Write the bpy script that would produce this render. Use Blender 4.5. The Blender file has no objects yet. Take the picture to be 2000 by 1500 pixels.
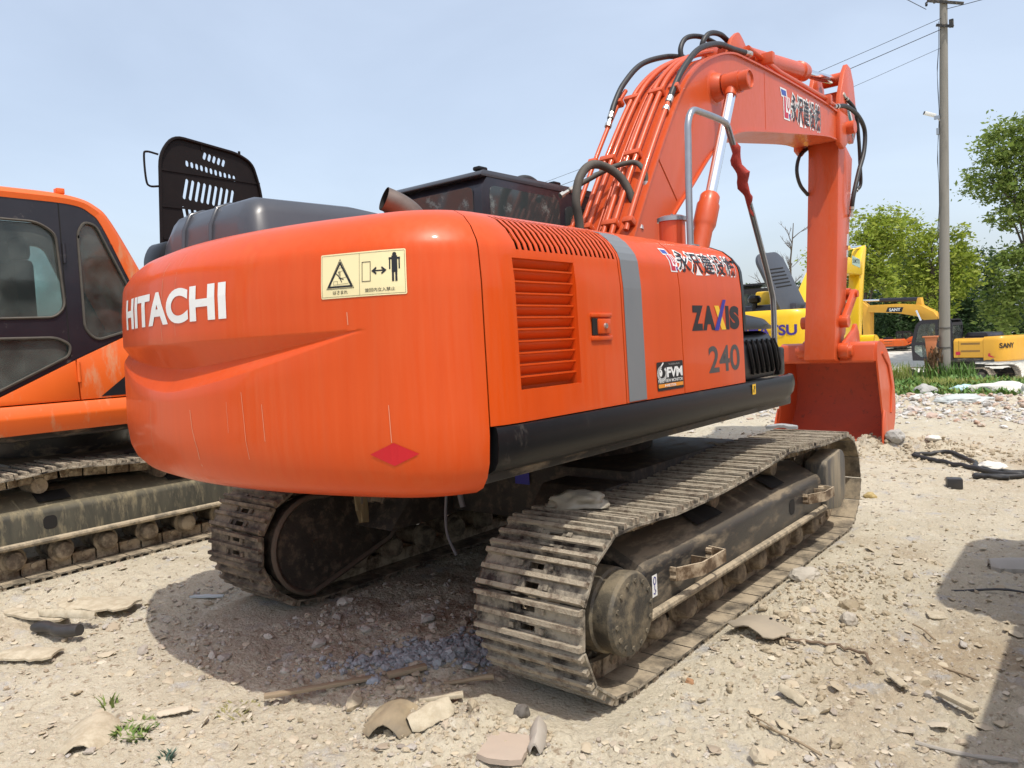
import bpy, bmesh, math, random
import numpy as np
from mathutils import Vector, Matrix, noise
PI = math.pi
random.seed(7); RNG = np.random.default_rng(11)
SC = bpy.context.scene
COL = SC.collection

# ------------------------------------------------------------------ camera, sky, sun, exposure
CAM = Vector((3.2247, -4.6776, 1.6598))
cam_r = Vector((0.78188, 0.62165, -0.04703)); cam_u = Vector((0.00212, 0.07279, 0.99735)); cam_f = Vector((-0.62343, 0.77990, -0.05559))
cd = bpy.data.cameras.new('camera'); cam = bpy.data.objects.new('camera', cd); COL.objects.link(cam)
cd.sensor_fit = 'HORIZONTAL'; cd.sensor_width = 36.0; cd.lens = 36.0 * 1486.5 / 2000.0
cd.clip_start = 0.05; cd.clip_end = 3000
cam.matrix_world = Matrix(((cam_r.x, cam_u.x, -cam_f.x, CAM.x), (cam_r.y, cam_u.y, -cam_f.y, CAM.y), (cam_r.z, cam_u.z, -cam_f.z, CAM.z), (0, 0, 0, 1)))
SC.camera = cam
SUN = Vector((0.40, -0.20, 1.0)).normalized()
sun_el = math.asin(SUN.z); sun_az = math.atan2(SUN.x, SUN.y)
w = bpy.data.worlds.new('World'); SC.world = w; w.use_nodes = True
nt = w.node_tree; nt.nodes.clear()
wo = nt.nodes.new('ShaderNodeOutputWorld'); bg = nt.nodes.new('ShaderNodeBackground'); sk = nt.nodes.new('ShaderNodeTexSky')
sk.sky_type = 'NISHITA'; sk.sun_disc = False; sk.sun_elevation = sun_el; sk.sun_rotation = sun_az
sk.air_density = 1.0; sk.dust_density = 3.5; sk.ozone_density = 1.2; sk.altitude = 0
bg.inputs['Strength'].default_value = 0.12
# thin high haze over the whole sky: even veil with faint streaks
tcw = nt.nodes.new('ShaderNodeTexCoord'); mpw = nt.nodes.new('ShaderNodeMapping'); mpw.inputs['Scale'].default_value = (1.2, 1.2, 3.5); nzw = nt.nodes.new('ShaderNodeTexNoise'); nzw.inputs['Scale'].default_value = 1.4; nzw.inputs['Detail'].default_value = 7; nzw.inputs['Distortion'].default_value = .6
nt.links.new(tcw.outputs['Generated'], mpw.inputs[0]); nt.links.new(mpw.outputs[0], nzw.inputs['Vector'])
mrw = nt.nodes.new('ShaderNodeMapRange'); mrw.inputs['From Min'].default_value = .3; mrw.inputs['From Max'].default_value = .7; mrw.inputs['To Min'].default_value = 2.95; mrw.inputs['To Max'].default_value = 4.1; nt.links.new(nzw.outputs[0], mrw.inputs[0])
vl = nt.nodes.new('ShaderNodeVectorMath'); vl.operation = 'SCALE'; vl.inputs[0].default_value = (.93, 1.02, 1.13); nt.links.new(mrw.outputs[0], vl.inputs['Scale'])
adw = nt.nodes.new('ShaderNodeVectorMath'); adw.operation = 'ADD'; nt.links.new(sk.outputs[0], adw.inputs[0]); nt.links.new(vl.outputs[0], adw.inputs[1])
nt.links.new(adw.outputs[0], bg.inputs[0]); nt.links.new(bg.outputs[0], wo.inputs[0])
sd = bpy.data.lights.new('sun', 'SUN'); sd.energy = 3.5; sd.angle = math.radians(0.6); sd.color = (1.0, 0.945, 0.86)
so = bpy.data.objects.new('sun', sd); COL.objects.link(so)
so.rotation_euler = (-SUN).to_track_quat('-Z', 'Y').to_euler()
SC.view_settings.view_transform = 'Standard'; SC.view_settings.look = 'None'; SC.view_settings.gamma = 1.0
SC.view_settings.exposure = 0.0; SC.view_settings.use_curve_mapping = False

# ------------------------------------------------------------------ materials
def C(r, g, b): return (r, g, b, 1)
MATS = {}
def mat(name, col, rough=.5, metal=0., col2=None, nscale=6., nstretch=(1, 1, 1), namt=.5, bump=0., bscale=40., coat=0., spec=.5,
        dust=None, damt=0., dscale=3., up=0., trans=0., ior=1.45, alpha=1., grunge=0., coords='Object', sss=0., island=None, film=None, famt=0.):
    if name in MATS: return MATS[name]
    m = bpy.data.materials.new(name); m.use_nodes = True; MATS[name] = m
    t = m.node_tree; N = t.nodes; L = t.links; p = N['Principled BSDF']
    p.inputs['Roughness'].default_value = rough; p.inputs['Metallic'].default_value = metal
    p.inputs['Coat Weight'].default_value = coat; p.inputs['Coat Roughness'].default_value = .08
    p.inputs['Specular IOR Level'].default_value = spec; p.inputs['IOR'].default_value = ior
    p.inputs['Transmission Weight'].default_value = trans; p.inputs['Alpha'].default_value = alpha
    tc = N.new('ShaderNodeTexCoord'); mp = N.new('ShaderNodeMapping')
    if coords == 'World': L.new(N.new('ShaderNodeNewGeometry').outputs['Position'], mp.inputs[0])
    else: L.new(tc.outputs[coords], mp.inputs[0])
    mp.inputs['Scale'].default_value = nstretch
    def nz(scale, det=5, rgh=.6, src=None):
        n = N.new('ShaderNodeTexNoise'); n.inputs['Scale'].default_value = scale; n.inputs['Detail'].default_value = det
        n.inputs['Roughness'].default_value = rgh; L.new((src or mp).outputs[0], n.inputs['Vector']); return n
    def ramp(src, a, b):
        r = N.new('ShaderNodeMapRange'); r.inputs['From Min'].default_value = a; r.inputs['From Max'].default_value = b
        L.new(src, r.inputs['Value']); return r.outputs[0]
    def mix(f, a, b):
        x = N.new('ShaderNodeMix'); x.data_type = 'RGBA'
        if isinstance(f, (int, float)): x.inputs[0].default_value = f
        else: L.new(f, x.inputs[0])
        for k, v in ((6, a), (7, b)):
            if isinstance(v, tuple): x.inputs[k].default_value = v
            else: L.new(v, x.inputs[k])
        return x.outputs[2]
    cur = C(*col)
    if island is not None:
        g = N.new('ShaderNodeNewGeometry'); cr = N.new('ShaderNodeValToRGB'); cr.color_ramp.interpolation = 'LINEAR'
        while len(cr.color_ramp.elements) < len(island): cr.color_ramp.elements.new(.5)
        for i, c in enumerate(island):
            cr.color_ramp.elements[i].position = i / max(1, len(island) - 1); cr.color_ramp.elements[i].color = C(*c)
        L.new(g.outputs['Random Per Island'], cr.inputs[0]); cur = cr.outputs[0]
    if col2 is not None:
        n = nz(nscale)
        f = ramp(n.outputs[0], .5 - .25, .5 + .25)
        ml = N.new('ShaderNodeMath'); ml.operation = 'MULTIPLY'; ml.inputs[1].default_value = namt; L.new(f, ml.inputs[0])
        cur = mix(ml.outputs[0], cur, C(*col2))
    if dust is not None:
        n = nz(dscale, 8, .7)
        f = ramp(n.outputs[0], .62 - damt * .5, .80 - damt * .5)
        if up > 0:
            g = N.new('ShaderNodeNewGeometry'); s = N.new('ShaderNodeSeparateXYZ'); L.new(g.outputs['Normal'], s.inputs[0])
            u = ramp(s.outputs[2], .2, .9)
            a_ = N.new('ShaderNodeMath'); a_.operation = 'MULTIPLY_ADD'; a_.inputs[1].default_value = up; a_.use_clamp = True
            L.new(u, a_.inputs[0]); L.new(f, a_.inputs[2]); f = a_.outputs[0]
        cur = mix(f, cur, C(*dust))
        r = N.new('ShaderNodeMix'); L.new(f, r.inputs[0]); r.inputs[2].default_value = rough; r.inputs[3].default_value = .9
        L.new(r.outputs[0], p.inputs['Roughness'])
    if film is not None:      # dried dust film: broad cloudy patches broken by fine vertical runs
        n1 = nz(1.6, 6, .6); n2 = nz(38, 3, .5); mm = N.new('ShaderNodeMath'); mm.operation = 'MULTIPLY'
        L.new(ramp(n1.outputs[0], .35, .75), mm.inputs[0]); L.new(ramp(n2.outputs[0], .30, .70), mm.inputs[1])
        m3 = N.new('ShaderNodeMath'); m3.operation = 'MULTIPLY'; m3.inputs[1].default_value = famt; L.new(mm.outputs[0], m3.inputs[0])
        cur = mix(m3.outputs[0], cur, C(*film))
        if dust is None:
            r = N.new('ShaderNodeMix'); L.new(mm.outputs[0], r.inputs[0]); r.inputs[2].default_value = rough - .06; r.inputs[3].default_value = min(1, rough + .22); L.new(r.outputs[0], p.inputs['Roughness'])
    if isinstance(cur, tuple): p.inputs['Base Color'].default_value = cur
    else: L.new(cur, p.inputs['Base Color'])
    if bump > 0:
        n = nz(bscale, 8, .65)
        b = N.new('ShaderNodeBump'); b.inputs['Strength'].default_value = bump; b.inputs['Distance'].default_value = .01
        L.new(n.outputs[0], b.inputs['Height']); L.new(b.outputs[0], p.inputs['Normal'])
    if sss: p.inputs['Subsurface Weight'].default_value = sss
    return m

DUST = (.50, .41, .29)
ORANGE = mat('orange_paint', (.64, .073, .0045), .40, 0, (.56, .060, .005), 14, (1, 1, .06), .6, 0, coat=.18, spec=.30, film=(.58, .21, .09), famt=.24)
ORANGE2 = mat('orange_paint_boom', (.60, .086, .018), .40, 0, (.53, .070, .015), 4, (1, 1, .3), .7, coat=.15, film=(.50, .20, .12), famt=.26)
ORANGE3 = mat('orange_paint_neighbour', (.78, .135, .018), .42, 0, (.70, .11, .015), 5, (1, 1, .3), .6, coat=.12, dust=(.55, .33, .18), damt=.12, dscale=5)
YELLOW = mat('yellow_paint', (.82, .52, .012), .38, 0, (.74, .44, .01), 4, (1, 1, .3), .5, coat=.2)
YELLOW2 = mat('ochre_yellow_paint', (.70, .37, .03), .42, 0, (.58, .27, .025), 4, (1, 1, .3), .5, coat=.15)
BLACKP = mat('black_plastic', (.007, .0075, .0085), .34, 0, (.015, .015, .016), 9, (1, 1, .4), .5, bump=.05, bscale=300, spec=.35, dust=(.10, .085, .07), damt=.03, dscale=9)
DARKP = mat('dark_grey_paint', (.05, .055, .066), .34, 0, (.07, .073, .082), 5, (1, 1, 1), .5, coat=.2)
BLACKM = mat('black_frame_paint', (.016, .016, .017), .42, 0, (.05, .045, .038), 7, (1, .3, 1), .6, bump=.15, bscale=60, dust=(.24, .195, .135), damt=.24, dscale=9, up=.42)
UNDERBLK = mat('dark_underbody_steel', (.020, .017, .015), .6, 0, (.075, .058, .042), 6, (1, 1, 1), .7, bump=.6, bscale=30, dust=(.15, .115, .08), damt=.22, dscale=12)  # frame black with darker dust, none added on upward faces
SHOEI = mat('dusty_inner_plate', (.035, .034, .034), .6, .1, (.30, .245, .165), 7, (1, 1, 1), .85, bump=.4, bscale=45, dust=(.40, .33, .23), damt=.42, dscale=6, coords='World')
CABBLK = mat('cab_black_paint', (.014, .012, .017), .32, 0, (.03, .026, .032), 5, (1, 1, 1), .5, coat=.2, dust=(.2, .17, .14), damt=.03, dscale=8)
DARKIN = mat('dark_interior', (.012, .011, .010), .85)
SHOE = mat('shoe_steel', (.014, .014, .015), .5, .2, (.050, .034, .024), 7, (1, 1, 1), .7, bump=.6, bscale=45, dust=(.37, .325, .25), damt=.45, dscale=6.5, up=.04, coords='World')
SHOET = mat('grouser_tip', (.17, .135, .10), .7, .15, (.13, .080, .050), 9, (1, 1, 1), .9, bump=1.0, bscale=70, dust=(.40, .345, .26), damt=.52, dscale=16, up=.22, coords='World')
SHOED = mat('rusty_shaded_shoe_steel', (.05, .042, .036), .7, .2, (.13, .095, .065), 6, (1, 1, 1), .8, bump=.6, bscale=45, dust=(.30, .235, .165), damt=.42, dscale=8, up=.1, coords='World')  # rust-brown shoes of the left track, their shade included in the colour
CHAINM = mat('chain_steel', (.17, .12, .075), .75, .2, (.08, .055, .035), 8, (1, 1, 1), .8, bump=.4, bscale=50, dust=DUST, damt=.45, dscale=8, up=.4)
ROLLER = mat('dusty_roller', (.15, .115, .08), .8, 0, (.08, .06, .045), 9, (1, 1, 1), .7, bump=.4, bscale=50, dust=(.36, .29, .20), damt=.4, dscale=8)
CAPM = mat('travel_cover_steel', (.055, .052, .046), .5, .3, (.095, .086, .068), 6, (1, 1, 1), .7, bump=.35, bscale=70, dust=(.24, .20, .135), damt=.32, dscale=7, up=.5)
BUCKIN = mat('shaded_bucket_interior', (.56, .095, .045), .6, 0, (.42, .085, .05), 5, (1, 1, 1), .8, bump=.2, bscale=20, dust=(.10, .07, .06), damt=.10, dscale=12)  # bucket inside: orange darkened to hold its shade, with dark scratches
GREYST = mat('grey_stripe', (.17, .185, .195), .42, 0, (.20, .21, .215), 8, (1, 1, .3), .5)
CHROME = mat('chrome_rod', (.80, .82, .84), .09, 1.0)
STEELR = mat('galvanised_rail', (.42, .44, .46), .32, .85, (.30, .31, .32), 20, (1, 1, 1), .5)
STEELB = mat('bare_fitting', (.55, .54, .50), .35, .9)
RUBBER = mat('hose_rubber', (.018, .018, .019), .48, 0, (.05, .047, .043), 14, (1, 1, 1), .6)
RUBBER2 = mat('dusty_hose_rubber', (.06, .054, .046), .7, 0, (.13, .11, .085), 14, (1, 1, 1), .6)
GLASS = mat('tinted_glass', (.045, .055, .056), .06, 0, spec=.6, dust=(.26, .29, .27), damt=.10, dscale=5)
def make_dusty_glass():
    m = bpy.data.materials.new('dusty_window_glass'); m.use_nodes = True; MATS['dusty_window_glass'] = m
    t = m.node_tree; N = t.nodes; L = t.links; N.clear()
    o = N.new('ShaderNodeOutputMaterial'); tr = N.new('ShaderNodeBsdfTransparent'); gl = N.new('ShaderNodeBsdfGlossy'); df = N.new('ShaderNodeBsdfDiffuse')
    tr.inputs[0].default_value = C(.72, .80, .78); gl.inputs['Roughness'].default_value = .05; df.inputs[0].default_value = C(.30, .33, .30)
    fr = N.new('ShaderNodeFresnel'); fr.inputs[0].default_value = 1.5
    m1 = N.new('ShaderNodeMixShader'); m2 = N.new('ShaderNodeMixShader')
    tc = N.new('ShaderNodeTexCoord'); n = N.new('ShaderNodeTexNoise'); n.inputs['Scale'].default_value = 4; n.inputs['Detail'].default_value = 8
    L.new(tc.outputs['Object'], n.inputs['Vector'])
    mr = N.new('ShaderNodeMapRange'); mr.inputs['From Min'].default_value = .35; mr.inputs['From Max'].default_value = .8; mr.inputs['To Min'].default_value = .05; mr.inputs['To Max'].default_value = .34
    L.new(n.outputs[0], mr.inputs[0]); L.new(fr.outputs[0], m1.inputs[0]); L.new(tr.outputs[0], m1.inputs[1]); L.new(gl.outputs[0], m1.inputs[2])
    L.new(mr.outputs[0], m2.inputs[0]); L.new(m1.outputs[0], m2.inputs[1]); L.new(df.outputs[0], m2.inputs[2]); L.new(m2.outputs[0], o.inputs[0])
    return m
DGLASS = make_dusty_glass()
def flat(name, c, r=.45): return mat('print_' + name, c, r)
P_WHITE = flat('white', (.78, .79, .77)); P_BLACK = flat('black', (.012, .012, .014)); P_BLUE = flat('blue', (.045, .085, .36)); P_CRIM = flat('crimson', (.52, .02, .05))
P_CREAM = flat('cream', (.80, .70, .40)); P_DBLUE = flat('dark_blue', (.03, .03, .30)); P_YEL = flat('yellow', (.85, .52, .02)); P_GREYD = mat('print_dark_grey', (.055, .06, .062), .5, 0, (.11, .09, .08), 40, (1, 1, .25), .7)
P_RED = flat('red_diamond', (.55, .008, .018)); P_ORN = flat('orange_band', (.75, .28, .03)); P_TEAL = flat('teal', (.03, .22, .22)); P_NAVY = flat('navy', (.05, .03, .22))
P_BEIGE = flat('beige', (.62, .5, .3)); P_GREENGREY = flat('sign_green_grey', (.35, .47, .40))

# ------------------------------------------------------------------ mesh helpers
class MB:
    def __init__(s): s.v = []; s.f = []; s.mi = []; s.cur = 0
    def add(s, vs, fs):
        b = len(s.v); s.v.extend([tuple(x) for x in vs])
        for f in fs: s.f.append([b + i for i in f]); s.mi.append(s.cur)
        return s
    def m(s, i): s.cur = i; return s
    def box(s, x0, x1, y0, y1, z0, z1, M=None):
        vs = [Vector((x, y, z)) for z in (z0, z1) for y in (y0, y1) for x in (x0, x1)]
        if M: vs = [M @ v for v in vs]
        return s.add(vs, [(0, 2, 3, 1), (4, 5, 7, 6), (0, 1, 5, 4), (2, 6, 7, 3), (0, 4, 6, 2), (1, 3, 7, 5)])
    def prism(s, poly, x0, x1, ax='x'):
        n = len(poly)
        def P(t, a, b): return (t, a, b) if ax == 'x' else ((a, t, b) if ax == 'y' else (a, b, t))
        vs = [P(x0, *p) for p in poly] + [P(x1, *p) for p in poly]
        fs = [list(range(n))[::-1], list(range(n, 2 * n))] + [(i, (i + 1) % n, n + (i + 1) % n, n + i) for i in range(n)]
        return s.add(vs, fs)
    def loft(s, rings, closed=True, caps=True):
        n = len(rings[0]); vs = [p for r in rings for p in r]; fs = []
        for k in range(len(rings) - 1):
            for i in range(n if closed else n - 1):
                j = (i + 1) % n; fs.append((k * n + i, k * n + j, (k + 1) * n + j, (k + 1) * n + i))
        if caps and closed: fs.append(list(range(n))[::-1]); fs.append([(len(rings) - 1) * n + i for i in range(n)])
        return s.add(vs, fs)
    def tube(s, pts, r, seg=10, caps=True):
        pts = [Vector(p) for p in pts]; n = len(pts); rs = r if isinstance(r, (list, tuple)) else [r] * n
        T = []
        for i in range(n):
            d = (pts[min(i + 1, n - 1)] - pts[max(i - 1, 0)]); T.append(d.normalized() if d.length > 1e-9 else Vector((0, 0, 1)))
        up = Vector((0, 0, 1)) if abs(T[0].z) < .9 else Vector((1, 0, 0))
        nrm = T[0].cross(up).normalized(); rings = []
        for i in range(n):
            nrm = (nrm - T[i] * nrm.dot(T[i]))
            nrm = nrm.normalized() if nrm.length > 1e-6 else T[i].orthogonal().normalized()
            b = T[i].cross(nrm)
            rings.append([pts[i] + (nrm * math.cos(2 * PI * k / seg) + b * math.sin(2 * PI * k / seg)) * rs[i] for k in range(seg)])
        return s.loft(rings, True, caps)
    def cyl(s, p0, p1, r0, r1=None, seg=20): return s.tube([p0, p1], [r0, r0 if r1 is None else r1], seg)
    def lathe(s, prof, M=None, seg=24):   # prof: (radius, height) about z
        rings = [[Vector((r * math.cos(2 * PI * k / seg), r * math.sin(2 * PI * k / seg), h)) for k in range(seg)] for r, h in prof]
        if M: rings = [[M @ v for v in r] for r in rings]
        return s.loft(rings, True, True)
    def build(s, name, mats, parent=None, bevel=0, smooth=35, seg=2, kind=None):
        me = bpy.data.meshes.new(name)
        me.from_pydata(s.v, [], s.f)
        mats = mats if isinstance(mats, (list, tuple)) else [mats]
        for m in mats: me.materials.append(m)
        for p, i in zip(me.polygons, s.mi): p.material_index = min(i, len(mats) - 1)
        bm = bmesh.new(); bm.from_mesh(me)
        bmesh.ops.recalc_face_normals(bm, faces=bm.faces)
        if bevel > 0:
            ed = [e for e in bm.edges if len(e.link_faces) == 2 and e.calc_face_angle(0) > math.radians(28)]
            bmesh.ops.bevel(bm, geom=ed, offset=bevel, segments=seg, affect='EDGES', clamp_overlap=True, profile=.5)
        bm.to_mesh(me); bm.free()
        if smooth:
            me.shade_smooth()
            try: me.set_sharp_from_angle(angle=math.radians(smooth))
            except Exception: pass
        o = bpy.data.objects.new(name, me); COL.objects.link(o)
        if parent: o.parent = parent
        if kind: o['kind'] = kind
        return o
def npmesh(name, V, F, mats, parent=None, smooth=False, kind=None, mi=None):
    V = np.asarray(V, np.float32); F = np.asarray(F, np.int32); k = F.shape[1]
    me = bpy.data.meshes.new(name); me.vertices.add(len(V)); me.vertices.foreach_set('co', V.ravel())
    me.loops.add(F.size); me.loops.foreach_set('vertex_index', F.ravel()); me.polygons.add(len(F))
    me.polygons.foreach_set('loop_start', np.arange(0, F.size, k, dtype=np.int32))
    for m in (mats if isinstance(mats, (list, tuple)) else [mats]): me.materials.append(m)
    if mi is not None: me.polygons.foreach_set('material_index', np.asarray(mi, np.int32))
    me.polygons.foreach_set('use_smooth', np.full(len(F), bool(smooth))); me.update(calc_edges=True); me.validate()
    o = bpy.data.objects.new(name, me); COL.objects.link(o)
    if parent: o.parent = parent
    if kind: o['kind'] = kind
    return o
def empty(name, loc=(0, 0, 0), rz=0):
    o = bpy.data.objects.new(name, None); COL.objects.link(o); o.location = loc; o.rotation_euler = (0, 0, rz); o.empty_display_size = .2; return o
def tag(o, label, cat=None, group=None):
    o['label'] = label
    if cat: o['category'] = cat
    if group: o['group'] = group
    return o
def inst(o, parent, M=None, name=None):
    c = o.copy(); COL.objects.link(c); c.parent = parent
    if name: c.name = name
    if M is not None: c.matrix_local = M
    return c
def crom(pts, n=8):
    P = [Vector(p) for p in pts]; P = [P[0] * 2 - P[1]] + P + [P[-1] * 2 - P[-2]]; out = []
    for i in range(1, len(P) - 2):
        for k in range(n):
            t = k / n; a, b, c, d = P[i - 1], P[i], P[i + 1], P[i + 2]
            out.append(.5 * ((2 * b) + (c - a) * t + (2 * a - 5 * b + 4 * c - d) * t * t + (3 * b - a - 3 * c + d) * t ** 3))
    out.append(P[-2]); return out
def rrect(x0, x1, y0, y1, r, n=4):
    o = []
    for cx, cy, a in ((x1 - r, y1 - r, 0), (x0 + r, y1 - r, PI / 2), (x0 + r, y0 + r, PI), (x1 - r, y0 + r, 1.5 * PI)):
        for k in range(n + 1): t = a + PI / 2 * k / n; o.append((cx + r * math.cos(t), cy + r * math.sin(t)))
    return o
def rpoly(pts, r, n=4):
    out = []; N_ = len(pts)
    for i in range(N_):
        a, b, c = Vector(pts[i - 1]), Vector(pts[i]), Vector(pts[(i + 1) % N_])
        rr = r[i] if isinstance(r, (list, tuple)) else r
        u = (a - b); v = (c - b); d = min(rr, u.length * .45, v.length * .45)
        p0 = b + u.normalized() * d; p1 = b + v.normalized() * d
        for k in range(n + 1):
            t = k / n; q_ = p0.lerp(b, t).lerp(b.lerp(p1, t), t); out.append((q_.x, q_.y))
    return out
def fill2d(outer, holes=(), sub=0):
    cu = bpy.data.curves.new('tmp', 'CURVE'); cu.dimensions = '2D'; cu.fill_mode = 'BOTH'
    for lp in [outer] + list(holes):
        s = cu.splines.new('POLY'); s.points.add(len(lp) - 1); s.use_cyclic_u = True
        for p, q_ in zip(s.points, lp): p.co = (q_[0], q_[1], 0, 1)
    return curve_mesh(cu)
def curve_mesh(cu):
    ob = bpy.data.objects.new('tmp', cu); COL.objects.link(ob)
    dg = bpy.context.evaluated_depsgraph_get(); me = bpy.data.meshes.new_from_object(ob.evaluated_get(dg))
    V = [(v.co.x, v.co.y) for v in me.vertices]; F = [list(p.vertices) for p in me.polygons]
    bpy.data.objects.remove(ob); bpy.data.curves.remove(cu) if cu.name in bpy.data.curves else None; bpy.data.meshes.remove(me)
    return V, F
def text2d(body, w_, h_, bold=0., shear=0., x=0., y=0., spacing=1., ref=None):
    """flat lettering scaled to the box (w_, h_) with its lower left corner at (x, y)"""
    def mk(off):
        cu = bpy.data.curves.new('tmp', 'FONT'); cu.body = body; cu.size = 1; cu.offset = off; cu.shear = shear; cu.space_character = spacing
        try: cu.fill_mode = 'FRONT'
        except Exception: pass
        cu.resolution_u = 6
        return curve_mesh(cu)
    V, F = mk(bold); R_ = V if ref is None else mk(ref)[0]
    xs = [a for a, b in R_]; ys = [b for a, b in R_]
    sx = w_ / (max(xs) - min(xs)); sy = h_ / (max(ys) - min(ys))
    return [(x + (a - min(xs)) * sx, y + (b - min(ys)) * sy) for a, b in V], F
def bisect2d(V, F, step):
    bm = bmesh.new(); vs = [bm.verts.new((a, b, 0)) for a, b in V]
    for f in F:
        try: bm.faces.new([vs[i] for i in f])
        except ValueError: pass
    for ax in (0, 1):
        c = [v.co[ax] for v in bm.verts]
        if not c: continue
        t = min(c) + step
        while t < max(c):
            no = Vector((1, 0, 0)) if ax == 0 else Vector((0, 1, 0))
            bmesh.ops.bisect_plane(bm, geom=bm.verts[:] + bm.edges[:] + bm.faces[:], plane_co=no * t, plane_no=no)
            t += step
    bm.verts.index_update(); V2 = [(v.co.x, v.co.y) for v in bm.verts]; F2 = [[v.index for v in f.verts] for f in bm.faces]; bm.free()
    return V2, F2
def poly2d(pts): return list(pts), [list(range(len(pts)))]
def stroke2d(pts, wd, closed=False):
    V = []; F = []; n = len(pts)
    for i in range(n if closed else n - 1):
        a = Vector(pts[i]); b = Vector(pts[(i + 1) % n]); d = (b - a).normalized(); p = Vector((-d.y, d.x)) * wd / 2; e = d * wd / 2
        k = len(V); V += [tuple(a - e + p), tuple(a - e - p), tuple(b + e - p), tuple(b + e + p)]; F.append([k, k + 1, k + 2, k + 3])
    return V, F
def disc2d(cx, cy, r, n=20, ry_=None): return poly2d([(cx + r * math.cos(2 * PI * k / n), cy + (ry_ or r) * math.sin(2 * PI * k / n)) for k in range(n)])
class Decal:
    """flat print laid on a surface: fn(u, v, off) -> 3D point"""
    def __init__(s, fn, base=.002, lift=.0012): s.fn = fn; s.mb = MB(); s.base = base; s.lift = lift; s.mats = []
    def add(s, VF, m, level=0, step=None):
        V, F = VF
        if step: V, F = bisect2d(V, F, step)
        if m not in s.mats: s.mats.append(m)
        s.mb.m(s.mats.index(m)); s.mb.add([s.fn(a, b, s.base + s.lift * level) for a, b in V], F); return s
    def build(s, name, parent, smooth=0): return s.mb.build(name, s.mats, parent, smooth=smooth)
# ------------------------------------------------------------------ terrain height (shared by the ground and by everything lying on it)
def _hash(ix, iy, s): 
    n = (ix * 374761393 + iy * 668265263 + s * 1442695041) & 0xffffffff
    n = ((n ^ (n >> 13)) * 1274126177) & 0xffffffff
    return ((n ^ (n >> 16)) & 0xffff) / 65535.0
def vnoise(x, y, s=0):
    x = np.asarray(x, float); y = np.asarray(y, float); xi = np.floor(x).astype(np.int64); yi = np.floor(y).astype(np.int64)
    fx = x - xi; fy = y - yi; fx = fx * fx * (3 - 2 * fx); fy = fy * fy * (3 - 2 * fy)
    return (_hash(xi, yi, s) * (1 - fx) + _hash(xi + 1, yi, s) * fx) * (1 - fy) + (_hash(xi, yi + 1, s) * (1 - fx) + _hash(xi + 1, yi + 1, s) * fx) * fy
def sst(a, b, x): t = np.clip((x - a) / (b - a), 0, 1); return t * t * (3 - 2 * t)
def height(x, y):
    x = np.asarray(x, float); y = np.asarray(y, float)
    d = np.hypot(x - 3.2, y + 4.7)
    c, s_ = math.cos(.6), math.sin(.6); u = c * x - s_ * y; v = s_ * x + c * y
    h = (vnoise(u * .7, v * .7, 1) - .5) * .05 + (vnoise(u * 2.3, v * 2.3, 2) - .5) * .03
    n3 = vnoise(u * 7, v * 7, 3); n4 = vnoise(v * 19 + 5, u * 19, 4); n5 = vnoise(u * 47, v * 47 + 9, 5); n6 = vnoise(v * 95 + 3, u * 95, 6)
    rough = .5 + vnoise(u * 1.1 + 7, v * 1.1, 8)
    fade = 1 - sst(14, 40, d)
    h = h + ((n3 - .5) * .022 + (np.abs(n4 - .5)) * .020 * rough + (n5 - .5) * .017 * rough + (n6 - .5) * .008) * fade
    # clod fields: along the right track, in front of the bucket, ridge of rubble by the grass
    h = h + .05 * np.exp(-(((x - 1.75) / .18) ** 2 + ((y + .35) / .6) ** 2)) * (.4 + n4)
    h = h + .10 * np.exp(-(((x - .9) / .9) ** 2 + ((y - 6.25) / .35) ** 2)) * (.3 + n3 + n4)
    h = h + .16 * np.exp(-((y - 12.2 - .3 * np.sin(x)) / 1.1) ** 2) * sst(-6, -1, x) * (.3 + n3)
    h = h + .07 * np.exp(-(((x - .2) / .7) ** 2 + ((y + 1.2) / .9) ** 2)) * (.4 + n3)
    h = h + .06 * np.exp(-(((x - .9) / .45) ** 2 + ((y + 2.35) / .2) ** 2)) * (.4 + n4)
    h = h + .09 * np.exp(-(((x + 2.4) / .5) ** 2 + ((y + 2.6) / .5) ** 2)) * (.3 + n4)
    # compressed under the crawler tracks
    def under(x0, x1, y0, y1): return sst(x0 - .12, x0 + .05, x) * (1 - sst(x1 - .05, x1 + .10, x)) * sst(y0 - .15, y0 + .1, y) * (1 - sst(y1 - .1, y1 + .15, y))
    k = np.maximum.reduce([under(.87, 1.52, -2.05, 2.1), under(-1.52, -.87, -2.05, 2.1), under(-3.9, -3.2, -3.9, .5)])
    h = h * (1 - k) + k * (np.minimum(h, .0) * .3 - .012)
    h = h - 1.45 * sst(17, 40, y) * (1 - sst(46, 60, y)) * sst(-34, -16, x) + .5 * sst(80, 140, y)
    return h
def gz(x, y): return float(height(np.array([x]), np.array([y]))[0])

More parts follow.
